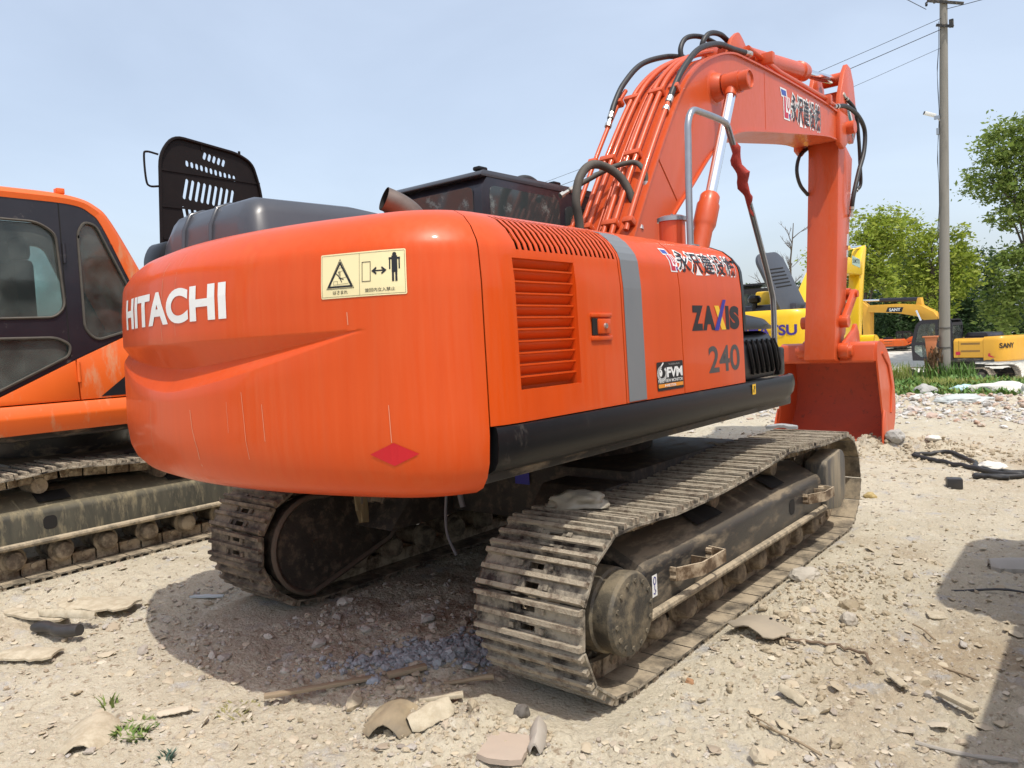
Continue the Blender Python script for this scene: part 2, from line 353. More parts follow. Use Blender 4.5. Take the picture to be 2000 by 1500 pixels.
# ------------------------------------------------------------------ crawler track (shoes, chain, frame, rollers, idler, sprocket cover)
def track_path(n):
    pts = []
    A = (-1.68, .405, .375); B = (1.74, .40, .37)     # rear sprocket, front idler: y, z, radius of plate line
    for k in range(25): t = PI / 2 + PI * k / 24 * 1.0; pts.append((A[0] + A[2] * math.cos(t), A[1] + A[2] * math.sin(t)))
    pts.append((-1.3, .022)); pts.append((1.3, .022))
    for k in range(25): t = -PI / 2 + PI * k / 24; pts.append((B[0] + B[2] * math.cos(t), B[1] + B[2] * math.sin(t)))
    for y, z in ((1.2, .775), (.8, .80), (.45, .825), (.1, .795), (-.35, .765), (-.8, .745), (-1.2, .745)): pts.append((y, z))
    P = [Vector((p[0], p[1])) for p in pts]; P.append(P[0])
    cum = [0]
    for a, b in zip(P, P[1:]): cum.append(cum[-1] + (b - a).length)
    tot = cum[-1]; out = []
    def ev(s):
        s %= tot
        for i in range(len(P) - 1):
            if cum[i + 1] >= s: t = (s - cum[i]) / max(1e-9, cum[i + 1] - cum[i]); return P[i].lerp(P[i + 1], t)
        return P[-1]
    for k in range(n):
        a = ev(tot * (k - .5) / n); b = ev(tot * (k + .5) / n); d = b - a
        out.append(((a.x + b.x) / 2, (a.y + b.y) / 2, math.atan2(d.y, d.x), d.length))
    return out
NSH = 49; TPATH = track_path(NSH)
def shoe_mesh(mats, wdt=.60):
    """one triple grouser shoe: local x across, y along travel, z outwards"""
    mb = MB(); L = .178; h = wdt / 2; t = .012
    # plate with a slot in each gap between the grousers, cut as real holes
    yc = [-L / 2, -.058, -.030, .030, .058, L / 2]; xs = [-h, -.040, .040, h]
    hole = {(1, 1), (1, 3)}
    for zz in (0, t):
        mb.m(2 if zz == 0 else 0)
        for i in range(3):
            for j in range(5):
                if (i, j) in hole: continue
                mb.add([(xs[i], yc[j], zz), (xs[i + 1], yc[j], zz), (xs[i + 1], yc[j + 1], zz), (xs[i], yc[j + 1], zz)], [(0, 1, 2, 3)])
    mb.m(0)
    for (i, j) in hole:
        a, b, c, d = (xs[i], yc[j]), (xs[i + 1], yc[j]), (xs[i + 1], yc[j + 1]), (xs[i], yc[j + 1])
        for p, q_ in ((a, b), (b, c), (c, d), (d, a)): mb.add([(*p, 0), (*q_, 0), (*q_, t), (*p, t)], [(0, 1, 2, 3)])
    E_ = [(-h, -L / 2), (h, -L / 2), (h, L / 2), (-h, L / 2)]
    for k in range(4): p, q_ = E_[k], E_[(k + 1) % 4]; mb.add([(*p, 0), (*q_, 0), (*q_, t), (*p, t)], [(0, 1, 2, 3)])
    for gy, gh in ((-L / 2 + .012, .030), (0, .027), (L / 2 - .012, .030)):
        w0, w1 = .0155, .0105; e = random.uniform(.0, .004)
        prof = [(gy - w0, t - .002), (gy + w0, t - .002), (gy + w1 * 1.1, t + gh * .6), (gy + w1, t + gh), (gy - w1, t + gh), (gy - w1 * 1.1, t + gh * .6)]
        n = 6; vs = [(-h + .004, a, b) for a, b in prof] + [(h - .004, a, b) for a, b in prof]
        mb.m(1).add(vs, [(2, 3, n + 3, n + 2), (3, 4, n + 4, n + 3), (4, 5, n + 5, n + 4)])
        mb.m(0).add(vs, [(1, 2, n + 2, n + 1), (5, 0, n, n + 5)]); mb.m(1).add(vs, [list(range(n))[::-1], list(range(n, 2 * n))])
    mb.m(0)
    for bx in (-.085, .085):
        for by in (-.044, .044): mb.box(bx - .013, bx + .013, by - .013, by + .013, t - .001, t + .013)
    return mb
def crawler(parent, side, shoe_mats, separate=True, frame_mat=None, chain_mat=None, motor_inside=False, detail=True):
    sx = side; xc = 1.195 * sx
    ch = MB()
    for (y, z, a, l) in TPATH:
        M = Matrix.Translation((xc, y, z)) @ Matrix.Rotation(a, 4, 'X')
        for xo in (-.085, .085):
            o = xo if True else 0
            ch.box(xo - .02, xo + .02, -l * .53, l * .53, -0.0, .085, M)
        ch.cyl(M @ Vector((-.12, 0, .06)), M @ Vector((.12, 0, .06)), .024, seg=8)
    chain = ch.build('track_chain', chain_mat or CHAINM, parent, smooth=30)
    # travel direction runs clockwise seen from +x: local z of the shoe must point outwards
    base = shoe_mesh(None)
    if separate:
        first = None
        for k, (y, z, a, l) in enumerate(TPATH):
            jit = Matrix.Rotation(random.gauss(0, .006), 4, 'X') @ Matrix.Rotation(random.gauss(0, .002), 4, 'Y')
            M = Matrix.Translation((xc + random.gauss(0, .0015), y, z)) @ Matrix.Rotation(a + PI, 4, 'X') @ jit
            if first is None: first = base.build('track_shoe', shoe_mats, chain, smooth=20); o = first
            else: o = first.copy(); COL.objects.link(o); o.parent = chain
            o.matrix_local = M
    else:
        mb = MB()
        for (y, z, a, l) in TPATH:
            M = Matrix.Translation((xc, y, z)) @ Matrix.Rotation(a + PI, 4, 'X')
            for f, mi in zip(base.f, base.mi): pass
            b = len(mb.v); mb.v += [tuple(M @ Vector(v)) for v in base.v]; mb.f += [[i + b for i in f] for f in base.f]; mb.mi += base.mi
        o = mb.build('track_shoes', shoe_mats, parent, smooth=20); o['kind'] = 'stuff'
    X = lambda v: v * sx
    fm = frame_mat or BLACKM
    # side frame: sloping top, vertical outer face
    prof = [(.97, .30), (1.44, .30), (1.44, .49)] + [(1.44 - .05 * (1 - math.cos(t)), .49 + .06 * math.sin(t)) for t in (.5, 1.0, 1.45)] + [(1.22, .64), (.97, .66)]
    rings = []
    for y, dz, dx in ((-1.46, -.05, -.02), (-1.43, -.01, 0), (-1.40, 0, 0), (1.24, 0, 0), (1.27, -.02, -.01)):
        rings.append([(X(a + dx), y, b + (dz if b > .4 else 0)) for a, b in prof])
    fr = MB().loft(rings).build('track_frame', fm, parent, smooth=30)
    MB().tube([(X(1.452), y, .288) for y in (-1.44, -.5, .5, 1.28)], .024, 10).build('lower_rail', mat('dusty_rail', (.17, .145, .105), .7, 0, (.10, .085, .06), 12, (1, 1, 1), .6, dust=(.40, .33, .23), damt=.42, dscale=10, up=.5), fr)
    for y0, y1 in ((-.72, -.38), (.42, .66)):   # hand holes in the sloping top
        z0 = .572; z1 = .625; hm = MB()
        hm.add([(X(1.375), y0, z0 + .0085), (X(1.375), y1, z0 + .0085), (X(1.25), y1, z1 + .0155), (X(1.25), y0, z1 + .0155)], [(0, 1, 2, 3)])
        hm.build('top_opening', DARKIN, fr, smooth=0)
    sl = MB(); sl.prism([(a, b) for a, b in rrect(.56, .66, .37, .475, .035)], X(1.4415), X(1.4418)); sl.build('side_slot', DARKIN, fr, smooth=0)
    if detail:
        for y0, y1 in ((-1.18, -.72), (.84, 1.22)):   # step irons
            st = MB(); bar = [(1.435, y0), (1.475, y0 + .005), (1.545, y0 + .16), (1.545, y1 - .02), (1.435, y1)]
            for (a, b), (c, d) in zip(bar, bar[1:]):
                v = Vector((c - a, d - b)).normalized(); p = Vector((-v.y, v.x)) * .005
                st.add([(X(a + p.x), b + p.y, .40), (X(c + p.x), d + p.y, .40), (X(c - p.x), d - p.y, .40), (X(a - p.x), b - p.y, .40),
                        (X(a + p.x), b + p.y, .47), (X(c + p.x), d + p.y, .47), (X(c - p.x), d - p.y, .47), (X(a - p.x), b - p.y, .47)],
                       [(0, 3, 2, 1), (4, 5, 6, 7), (0, 1, 5, 4), (1, 2, 6, 5), (2, 3, 7, 6), (3, 0, 4, 7)])
            st.box(min(X(1.435), X(1.545)), max(X(1.435), X(1.545)), y0 + .24, y0 + .247, .40, .47)
            for yy in (y0 + .01, y1 - .03): st.cyl((X(1.43), yy, .452), (X(1.475), yy, .452), .018, seg=8); st.cyl((X(1.43), yy, .415), (X(1.475), yy, .415), .018, seg=8)
            st.build('step', mat('rusty_step', (.10, .075, .05), .7, .2, (.20, .10, .04), 9, (1, 1, 1), .7, dust=DUST, damt=.35, dscale=9, up=.6), fr, smooth=30)
    for k in range(8):
        y = -1.22 + k * .345
        rl = MB(); Mx = Matrix.Translation((xc, y, .165)) @ Matrix.Rotation(PI / 2, 4, 'Y')
        rl.lathe([(.0, -.215), (.05, -.215), (.066, -.205), (.075, -.17), (.075, -.14), (.098, -.13), (.098, -.108), (.078, -.10), (.078, .10), (.098, .108), (.098, .13), (.075, .14), (.075, .17), (.066, .205), (.05, .215), (0, .215)], Mx, 14)
        rl.build('roller', ROLLER, parent, smooth=40)
    for y, z in ((-.35, .665), (.62, .70)):
        MB().lathe([(0, -.12), (.062, -.12), (.068, -.03), (.068, .12), (0, .12)], Matrix.Translation((xc, y, z)) @ Matrix.Rotation(PI / 2, 4, 'Y'), 16).build('carrier_roller', ROLLER, parent, smooth=40)
    if detail:   # track guard under the frame
        g = MB(); g.prism([(.35, .32), (.82, .32), (.74, .13), (.43, .13)], X(1.36), X(1.375)); g.build('track_guard', ROLLER, parent, smooth=0)
    # idler and its yoke
    ro = MB(); ro.lathe([(0, -.085), (.27, -.085), (.30, -.07), (.30, -.04), (.33, -.035), (.33, .035), (.30, .04), (.30, .07), (.27, .085), (0, .085)], Matrix.Translation((xc, 1.74, .40)) @ Matrix.Rotation(PI / 2, 4, 'Y'), 30)
    ro.build('idler', ROLLER, parent, smooth=40)
    prf = rpoly([(1.27, .27), (1.62, .22), (1.75, .30), (1.75, .63), (1.66, .69), (1.27, .64)], .05)
    WORN = mat('worn_dark_steel', (.075, .075, .075), .5, .3, (.16, .15, .13), 10, (1, 1, .15), .7, bump=.3, bscale=60, dust=(.34, .29, .21), damt=.35, dscale=7, up=.4)
    for x0, x1 in ((1.315, 1.475), (.93, 1.04)): MB().prism([(a, b) for a, b in prf], X(x0), X(x1)).build('idler_yoke', WORN, parent, bevel=.012)
    # final drive
    xo = 1.30
    dr = MB(); Mr = Matrix.Translation((0, -1.645, .378)) @ Matrix.Rotation(PI / 2 * sx, 4, 'Y')
    dr.lathe([(0, .98), (.27, .98), (.27, 1.10), (.28, 1.12), (.28, 1.15), (.20, 1.17), (.20, 1.38), (.188, 1.39), (.192, 1.42), (.196, 1.475), (.186, 1.492), (.172, 1.497), (0, 1.499)], Mr, 40)
    dv = dr.build('final_drive', CAPM, parent, smooth=30)
    for k in range(14):
        a = 2 * PI * k / 14 + .1; y = -1.645 + .155 * math.cos(a); z = .378 + .155 * math.sin(a)
        MB().cyl((X(1.494), y, z), (X(1.504), y, z), .0125, seg=6).build('bolt', CAPM, dv, smooth=0)
    tt = MB()
    for k in range(21):      # sprocket teeth
        a = 2 * PI * k / 21; M = Matrix.Translation((xc, -1.68, .392)) @ Matrix.Rotation(a, 4, 'X')
        tt.prism([(-.035, .27), (.035, .27), (.016, .345), (-.016, .345)], -.03, .03); 
        tt.v[-8:] = [tuple(M @ Vector(v)) for v in tt.v[-8:]]
    tt.build('sprocket', CHAINM, parent, smooth=0)
    if motor_inside or True:   # travel motor guard on the inner side
        mg = MB(); pf = [(-1.68 + .315 * math.cos(t), .40 + .315 * math.sin(t)) for t in np.linspace(PI * .42, PI * 1.45, 18)] + [(-1.05, .30), (-.92, .42), (-.92, .66), (-1.2, .74)]
        mg.prism(pf, X(.86), X(.985)); mgo = mg.build('motor_guard', UNDERBLK, parent, bevel=.012); rp = [Vector((X(.858), a, b)) for a, b in pf]; rp.append(rp[0]); MB().tube(rp, .020, 6, caps=False).build('guard_rim', mat('brown_worn_edge', (.085, .062, .045), .8, 0, (.14, .10, .07), 9, (1, 1, 1), .7), mgo, smooth=60)
        for a, b in ((-1.68, .40), (-1.35, .62), (-1.2, .32)): MB().cyl((X(.862), a, b), (X(.84), a, b), .03 if a < -1.6 else .018, seg=8).build('guard_bolt', fm, mgo, smooth=0)
    return chain

# ------------------------------------------------------------------ the big orange excavator
UROT = -0.0139
EX = empty('excavator', (0, 0, 0), UROT)
tag(EX, 'large orange excavator with white lettering and a red diamond on its rounded tail', 'excavator')
crawler(EX, 1, [SHOE, SHOET, SHOEI]); crawler(EX, -1, [SHOED, SHOED, SHOED], frame_mat=UNDERBLK)
cf = MB(); cf.box(-.98, .98, -.75, .75, .48, .86); cf.prism([(-1.35, .45), (1.35, .45), (1.0, .80), (-1.0, .80)], -.96, -.5); cf.prism([(-1.35, .45), (1.35, .45), (1.0, .80), (-1.0, .80)], .5, .96)
cf.lathe([(0, .85), (.62, .85), (.62, 1.0), (.70, 1.0), (.70, 1.08), (0, 1.08)], None, 40)
cf.build('centre_frame', UNDERBLK, EX, bevel=.015)

# body surface: s runs along the outline from the middle of the tail to the front right corner, z up
WX, RR, RC = 1.385, 2.93, .5
CX_ = WX - RC; CY_ = -math.sqrt((RR - RC) ** 2 - CX_ ** 2); TH0 = math.atan2(CX_, -CY_); L1 = RR * TH0; L2 = RC * (PI / 2 - TH0)
ZI = [1.035, 1.045, 1.06, 1.085, 1.13, 1.19, 1.3, 1.9, 2.03, 2.06, 2.12, 2.165, 2.20, 2.225, 2.24]
II = [.55, .30, .13, .075, .036, .012, 0, .012, .026, .036, .078, .13, .21, .36, .70]
def path(s):
    sg = 1 if s >= 0 else -1; t = abs(s)
    if t <= L1: th = t / RR; p = (RR * math.sin(th), -RR * math.cos(th)); n = (math.sin(th), -math.cos(th))
    elif t <= L1 + L2: th = TH0 + (t - L1) / RC; p = (CX_ + RC * math.sin(th), CY_ - RC * math.cos(th)); n = (math.sin(th), -math.cos(th))
    else: p = (WX, CY_ + t - L1 - L2); n = (1, 0)
    return sg * p[0], p[1], sg * n[0], n[1]
def ins(z): return float(np.interp(z, ZI, II))
def S(s, z, off=0.):
    x, y, nx, ny = path(s); d = ins(z) - off
    zz = z
    if off and z > 2.05: zz = z + off * .6; 
    return (x - nx * d, y - ny * d, zz)
SEAM = 1.52
def groove(s):
    t = min(1.0, abs(s + .22) / 1.25) ** 1.5
    zu = 1.720 + .012 * t; zm = 1.602 + .128 * t; zl = 1.500 + .228 * t; e_ = max(0., abs(s + .22) - 1.22); zm -= .12 * min(e_, .3); zl -= .35 * min(e_, .3)
    return zl, min(zm, zu - .004), zu, .072 * (1 - t)
mb = MB(); ns = 151; rows = []
for i in range(ns):
    s = -SEAM + 2 * SEAM * i / (ns - 1); zl, zm, zu, D = groove(s); col = []
    for z in (1.035, 1.045, 1.052, 1.06, 1.072, 1.085, 1.105, 1.13, 1.16, 1.19, 1.25, 1.3): col.append((z, 0))
    for k in range(1, 5): col.append((1.3 + (zl - .006 - 1.3) * k / 4, 0))
    col.append((zl, D * .05))
    for k in range(1, 4): col.append((zl + (zm - zl) * k / 4, D * (.05 + .92 * k / 4)))
    col.append((zm, D)); col.append((zm + .005, D * .97))
    for k in range(1, 4): col.append((zm + .005 + (zu - zm - .005) * k / 4, D * (.97 - .93 * k / 4)))
    col.append((zu, D * .03)); col.append((zu + .008, 0))
    for k in range(1, 5): col.append((zu + .008 + (1.9 - zu - .008) * k / 4, 0))
    for z in (1.96, 2.0, 2.03, 2.045, 2.06, 2.09, 2.12, 2.145, 2.165, 2.185, 2.20, 2.215, 2.225, 2.233, 2.24): col.append((z, 0))
    rows.append([S(s, z, -d) for z, d in col])
n = len(rows[0])
for r in rows: mb.v += r
for i in range(ns - 1):
    for j in range(n - 1): a = i * n + j; mb.f.append([a, a + n, a + n + 1, a + 1]); mb.mi.append(0)
cw = mb.build('counterweight', ORANGE, EX, smooth=38)
core = MB(); core.loft([[S(-SEAM + 2 * SEAM * i / 30, 1.3, -.54)[:2] + (z,) for i in range(31)] + [(.8, -1.9, z), (-.8, -1.9, z)] for z in (1.041, 2.236)]); core.build('counterweight_core', ORANGE, cw, smooth=0)
tag(cw, 'rounded orange counterweight with a tapering groove')

def side_panel(name, s0, s1, z0=1.335, ztop=2.24, holes=(), mats=ORANGE, lip=.022, sdiv=None):
    """a sheet panel following the body surface; holes: (s0,s1,z0,z1)"""
    ss = sorted(set([s0, s1] + (sdiv or []) + [s0 + (s1 - s0) * k / 14 for k in range(15)] + [h for H_ in holes for h in H_[:2]]))
    zs = sorted(set([z0, ztop, 1.5, 1.7, 1.85, 1.9, 1.95, 2.0, 2.03, 2.045, 2.06, 2.09, 2.12, 2.145, 2.165, 2.185, 2.20, 2.215, 2.225, 2.233] + [h for H_ in holes for h in H_[2:]]))
    zs = [z for z in zs if z0 <= z <= ztop]
    mb = MB(); N_ = len(zs); inh = lambda s, z: any(a < s < b and c < z < d for a, b, c, d in holes)
    ok = {}
    for i in range(len(ss)):
        for z in zs: mb.v.append(S(ss[i], z))
    for i in range(len(ss)):
        for z in zs: mb.v.append(S(ss[i], z, -lip if z < 2.01 else -.004))
    off = len(ss) * N_
    for i in range(len(ss) - 1):
        for j in range(N_ - 1):
            if inh((ss[i] + ss[i + 1]) / 2, (zs[j] + zs[j + 1]) / 2): continue
            a = i * N_ + j; q_ = [a, a + N_, a + N_ + 1, a + 1]; mb.f.append(q_); mb.mi.append(0)
            for e in zip(q_, q_[1:] + q_[:1]): ok.setdefault(tuple(sorted(e)), []).append(e)
    for k, v in ok.items():
        if len(v) == 1: a, b = v[0]; mb.f.append([b, a, a + off, b + off]); mb.mi.append(0)
    return mb.build(name, mats, EX, smooth=38)
# rear engine door with intake slots and a louvre
slots = []
for k in range(20):
    c = 1.735 + k * .0385; slots.append((c, c + .019))
hl = []
panelA_holes = [(1.700, 2.130, 1.463, 1.995)]
for (a, b) in slots: panelA_holes.append((a, b, 2.03, 2.185))
doorA = side_panel('engine_door', SEAM + .006, 2.503, holes=panelA_holes)
panB = side_panel('pump_door', 2.512, 3.117); panC = side_panel('tank_cover', 3.126, 3.955)
side_panel('left_side_panel', -3.20, -SEAM - .006)
# dark body behind the gaps
ib = MB(); prof = [(1.20, 1.30), (1.20, 2.0), (1.05, 2.12), (.7, 2.19), (-.7, 2.19), (-1.05, 2.12), (-1.20, 2.0), (-1.20, 1.30)]
ib.prism(prof, -2.45, -.45, 'y'); ib.prism([(1.34, 1.30), (1.34, 2.0), (1.25, 2.10), (1.0, 2.17), (.62, 2.18), (.62, 1.30)], -1.30, -.04, 'y')
ib.build('engine_bay', DARKIN, EX, smooth=0)
dk = MB(); dk.box(-1.32, 1.30, -2.42, 1.05, 1.10, 1.31); dk.build('deck', BLACKM, EX, bevel=.01)
ht = MB(); ht.prism([(.72, 2.205), (.70, 2.242), (.3, 2.262), (-.3, 2.262), (-.70, 2.242), (-.72, 2.205)], -2.40, -.92, 'y'); ht.prism([(.58, 2.19), (.60, 2.243), (.705, 2.243), (.72, 2.2)], -.92, -.02, 'y'); ht.build('hood_top', ORANGE, EX, smooth=40)
# louvre slats
x_in = WX - .012
for k in range(11):
    z = 1.472 + k * .0485; sl = MB()
    y0, y1 = S(1.702, z)[1], S(2.128, z)[1]
    pr = [(-.046, -.022), (-.036, -.024), (.002, .034), (.012, .039), (.012, .0455), (-.004, .0455)]
    sl.prism([(x_in - .028 + a, z + b) for a, b in pr], y0, y1, 'y'); sl.build('louvre_slat', ORANGE, doorA, smooth=25)
y0, y1 = S(1.70, 1.7)[1], S(2.13, 1.7)[1]
MB().box(1.318, WX - .023, y1 - .001, y1 + .010, 1.455, 2.003).build('louvre_jamb', ORANGE, doorA, smooth=0)
gb = MB(); gb.box(1.318, 1.326, S(1.69, 1.7)[1], S(2.14, 1.7)[1], 1.45, 2.01); gb.build('louvre_backing', mat('louvre_backing_paint', (.45, .050, .004), .6), doorA, smooth=0)
# latch
def YS(s): return S(s, 1.6)[1]
la = MB(); y0, y1 = YS(2.236), YS(2.385)
la.box(WX - .02, WX + .004, y0 - .012, y1 + .012, 1.645, 1.668); la.box(WX - .02, WX + .004, y0 - .012, y1 + .012, 1.752, 1.772); la.box(WX - .02, WX + .010, y0 + .035, y1 - .01, 1.676, 1.745)
lt = la.build('latch', ORANGE, doorA, bevel=.005)
lb = MB(); lb.box(WX - .004, WX + .0012, y0 - .004, y0 + .040, 1.672, 1.748); lb.build('latch_recess', DARKIN, lt, smooth=0)
MB().cyl((WX + .008, y0 + .088, 1.712), (WX + .018, y0 + .088, 1.712), .014, .012, 16).build('lock_cylinder', STEELB, lt, smooth=40)
# grey stripe on the pump door
st = Decal(lambda u, v, o: S(u, v, o), .0025)
for k in range(26):
    zs_ = 1.340 + (2.238 - 1.340) * k / 26; ze_ = 1.340 + (2.238 - 1.340) * (k + 1) / 26
    st.add(poly2d([(2.528, zs_), (2.70, zs_), (2.70, ze_), (2.528, ze_)]), GREYST)
st.build('grey_stripe', panB, 60)
# lower side skirt
sp = [(-.02, 1.334), (.010, 1.328), (.020, 1.30), (.022, 1.25), (.012, 1.195), (-.015, 1.160), (-.06, 1.140), (-.20, 1.132)]
def skirt(sgn, s_end):
    rings = []
    ss = [1.545 + (s_end - 1.545) * k / 40 for k in range(41)]
    for s in ss:
        e = max(0, s - (s_end - .16)) / .16; x, y, nx, ny = path(s); sh = 1 - .0 * e
        rings.append([(sgn * (x + nx * (a - .05 * e * e)), y + ny * a, 1.334 - (1.334 - b) * (1 - .55 * e * e)) for a, b in sp])
    m_ = MB(); m_.loft(rings, closed=False, caps=False)
    n_ = len(sp); m_.f.append(list(range(n_))); m_.mi.append(0); m_.f.append([len(rings) * n_ - n_ + i for i in range(n_)]); m_.mi.append(0)
    return m_.build('side_skirt', BLACKP, EX, smooth=50)
sk1 = skirt(1, 4.90); skirt(-1, 4.6)
# little yellow tag on the skirt
tg = Decal(lambda u, v, o: (WX + .022 + o, YS(4.0) + u, v), .003); tg.add(poly2d([(0, 1.252), (.055, 1.252), (.055, 1.318), (0, 1.318)]), P_YEL); tg.add(poly2d([(.015, 1.265), (.028, 1.265), (.028, 1.285), (.015, 1.285)]), P_BLACK, 1); tg.add(poly2d([(.026, 1.285), (.04, 1.285), (.04, 1.305), (.026, 1.305)]), P_BLACK, 1); tg.build('yellow_tag', sk1)
# front tool box, ribbed, and the black edge trim
yb0, yb1 = YS(3.965), YS(4.72)
bx = MB(); rg = []
for k in range(13):
    t = k / 12; y = yb0 + (yb1 - yb0) * t; e = max(0, t - .72) / .28; xo_ = WX - .03 - .10 * e * e; zt = 1.655 - .05 * e * e
    rg.append([(xo_ - .01, y, 1.34), (xo_ + .006, y, 1.40), (xo_, y, 1.56), (xo_ - .03, y, zt - .03), (xo_ - .09, y, zt), (.75, y, zt + .005), (.75, y, 1.34)])
bx.loft(rg); tb = bx.build('tool_box', BLACKP, EX, smooth=45)
for k in range(7):
    t = .14 + k * .115; y = yb0 + (yb1 - yb0) * t; e = max(0, t - .72) / .28; xo_ = WX - .03 - .10 * e * e
    MB().tube([(xo_ + .006, y + .07, 1.375), (xo_ + .012, y + .05, 1.42), (xo_ + .008, y + .015, 1.53), (xo_ - .005, y, 1.60)], [.010, .016, .016, .008], 8).build('rib', BLACKP, tb, smooth=60)
bt = MB(); rg = []
for k in range(10):
    t = k / 9; y = yb0 + (yb1 - .05 - yb0) * t; h = .115 * math.sqrt(max(0, 1 - (t * .96) ** 2.2)); xo_ = WX - .035 - .10 * max(0, t - .6) ** 2 * 4
    rg.append([(xo_, y, 1.664), (xo_ + .004, y, 1.664 + h * .35), (xo_ - .03, y, 1.664 + h * .8), (xo_ - .10, y, 1.664 + h), (.8, y, 1.664 + h), (.8, y, 1.664)])
bt.loft(rg); bt.build('tool_box_lid', BLACKP, EX, smooth=45)
tr = MB(); rg = []
for z in (1.66, 1.8, 1.95, 2.03, 2.06, 2.09, 2.12, 2.145, 2.165, 2.185, 2.2, 2.215, 2.225):
    a = S(3.960, z, .004); k = max(0, (z - 1.9)) ; dy = .085 - .08 * max(0, (z - 2.05) / .2) ; b = (a[0] - .006, a[1] + dy * .6, a[2]); c_ = (a[0] - .05, a[1] + dy, a[2] - .012); d_ = (a[0] - .12, a[1] + dy * .9, a[2] - .03); e_ = (a[0] - .12, a[1], a[2] - .03)
    rg.append([a, b, c_, d_, e_])
tr.loft(rg); tr.build('edge_trim', BLACKP, EX, smooth=45)
tf = MB(); tf.box(.60, 1.335, -.05, -.012, 1.34, 2.10); tf.build('tank_front', BLACKP, EX, smooth=0)
# ------------------------------------------------------------------ lettering on the body
SF = lambda u, v, o: S(u, v, o)
d = Decal(SF, .0025); d.add(text2d('HITACHI', 1.158, .158, bold=.040, x=-.826, y=1.812, spacing=1.02), P_WHITE, 0, .10); d.build('lettering', cw)
d = Decal(SF, .003); d.add(poly2d([(1.04, 1.253), (1.14, 1.208), (1.24, 1.253), (1.144, 1.298)]), P_RED, 0, .03); d.build('red_diamond', cw)
d = Decal(SF, .0012); RUN = mat('dried_water_run', (.62, .25, .15), .6)
for L_, wd in (([(-.20, 2.10), (-.21, 1.95), (-.225, 1.80), (-.22, 1.74)], .004), ([(-.06, 2.12), (-.075, 1.95), (-.08, 1.76)], .0025), ([(.02, 1.42), (.03, 1.34), (.055, 1.25), (.06, 1.17)], .005), ([(.40, 1.50), (.41, 1.38), (.42, 1.22)], .003), ([(.52, 1.45), (.53, 1.30)], .003), ([(.97, 1.80), (.972, 1.755)], .004), ([(1.13, 1.44), (1.135, 1.30)], .003), ([(-.42, 1.42), (-.43, 1.22)], .004), ([(.30, 1.46), (.305, 1.33)], .002)): d.add(stroke2d(L_, wd), RUN, 0, .04)
d.build('water_run', cw)
# warning sticker
d = Decal(SF, .0025)
sx0, sx1, sz0, sz1 = .858, 1.226, 1.857, 2.028; SWD = sx1 - sx0; SHT = sz1 - sz0
def su(a): return sx0 + a * SWD
def sv(b): return sz0 + b * SHT
d.add(poly2d(rrect(sx0, sx1, sz0, sz1, .006)), P_CREAM, 0, .03)
def strokes(L, wd, lvl=1, m=P_BLACK, closed=False): d.add(stroke2d([(su(a), sv(b)) for a, b in L], wd, closed), m, lvl, .06)
strokes([(.015, .035), (.985, .035), (.985, .965), (.015, .965)], .0012, closed=True); strokes([(.472, .035), (.472, .965)], .0012)
strokes([(.075, .21), (.405, .21), (.24, .87)], .0020, closed=True); strokes([(.10, .255), (.38, .255), (.24, .79)], .0070, closed=True)
strokes([(.505, .33), (.60, .33), (.60, .76), (.505, .76)], .0026, closed=True)
strokes([(.64, .55), (.77, .55)], .0055)
for sgn, cx in ((1, .612), (-1, .788)):
    d.add(poly2d([(su(cx), sv(.55)), (su(cx + sgn * .055), sv(.64)), (su(cx + sgn * .062), sv(.60)), (su(cx + sgn * .035), sv(.55)), (su(cx + sgn * .062), sv(.50)), (su(cx + sgn * .055), sv(.46))]), P_BLACK, 1)
d.add(disc2d(su(.875), sv(.885), .0085, 16), P_BLACK, 1)
strokes([(.875, .56), (.875, .79)], .023); strokes([(.823, .80), (.927, .80)], .008); strokes([(.823, .58), (.823, .80)], .0055); strokes([(.927, .58), (.927, .80)], .0055)
strokes([(.857, .32), (.857, .56)], .0085); strokes([(.893, .32), (.893, .56)], .0085)
strokes([(.16, .30), (.34, .32)], .0012); strokes([(.16, .30), (.16, .38), (.21, .38), (.21, .31)], .0012, closed=False)
strokes([(.23, .60), (.23, .45), (.28, .42)], .0035); strokes([(.19, .56), (.23, .48), (.26, .36)], .0035); d.add(disc2d(su(.225), sv(.58), .0025, 10), P_BLACK, 1)
strokes([(.245, .43), (.245, .60), (.30, .61)], .0012); strokes([(.245, .45), (.325, .46)], .0012); strokes([(.23, .66), (.24, .68), (.27, .68), (.28, .66)], .0012)
d.add(text2d('はさまれ', .36 * SWD / 2, .085 * SHT, bold=.012, x=su(.15), y=sv(.085)), P_BLACK, 1, .05)
d.add(text2d('旋回内立入禁止', .34 * SWD, .085 * SHT, bold=.006, x=su(.535), y=sv(.09)), P_BLACK, 1, .05)
wst = d.build('warning_sticker', cw); tag(wst, 'cream warning sticker with triangle and standing figure')

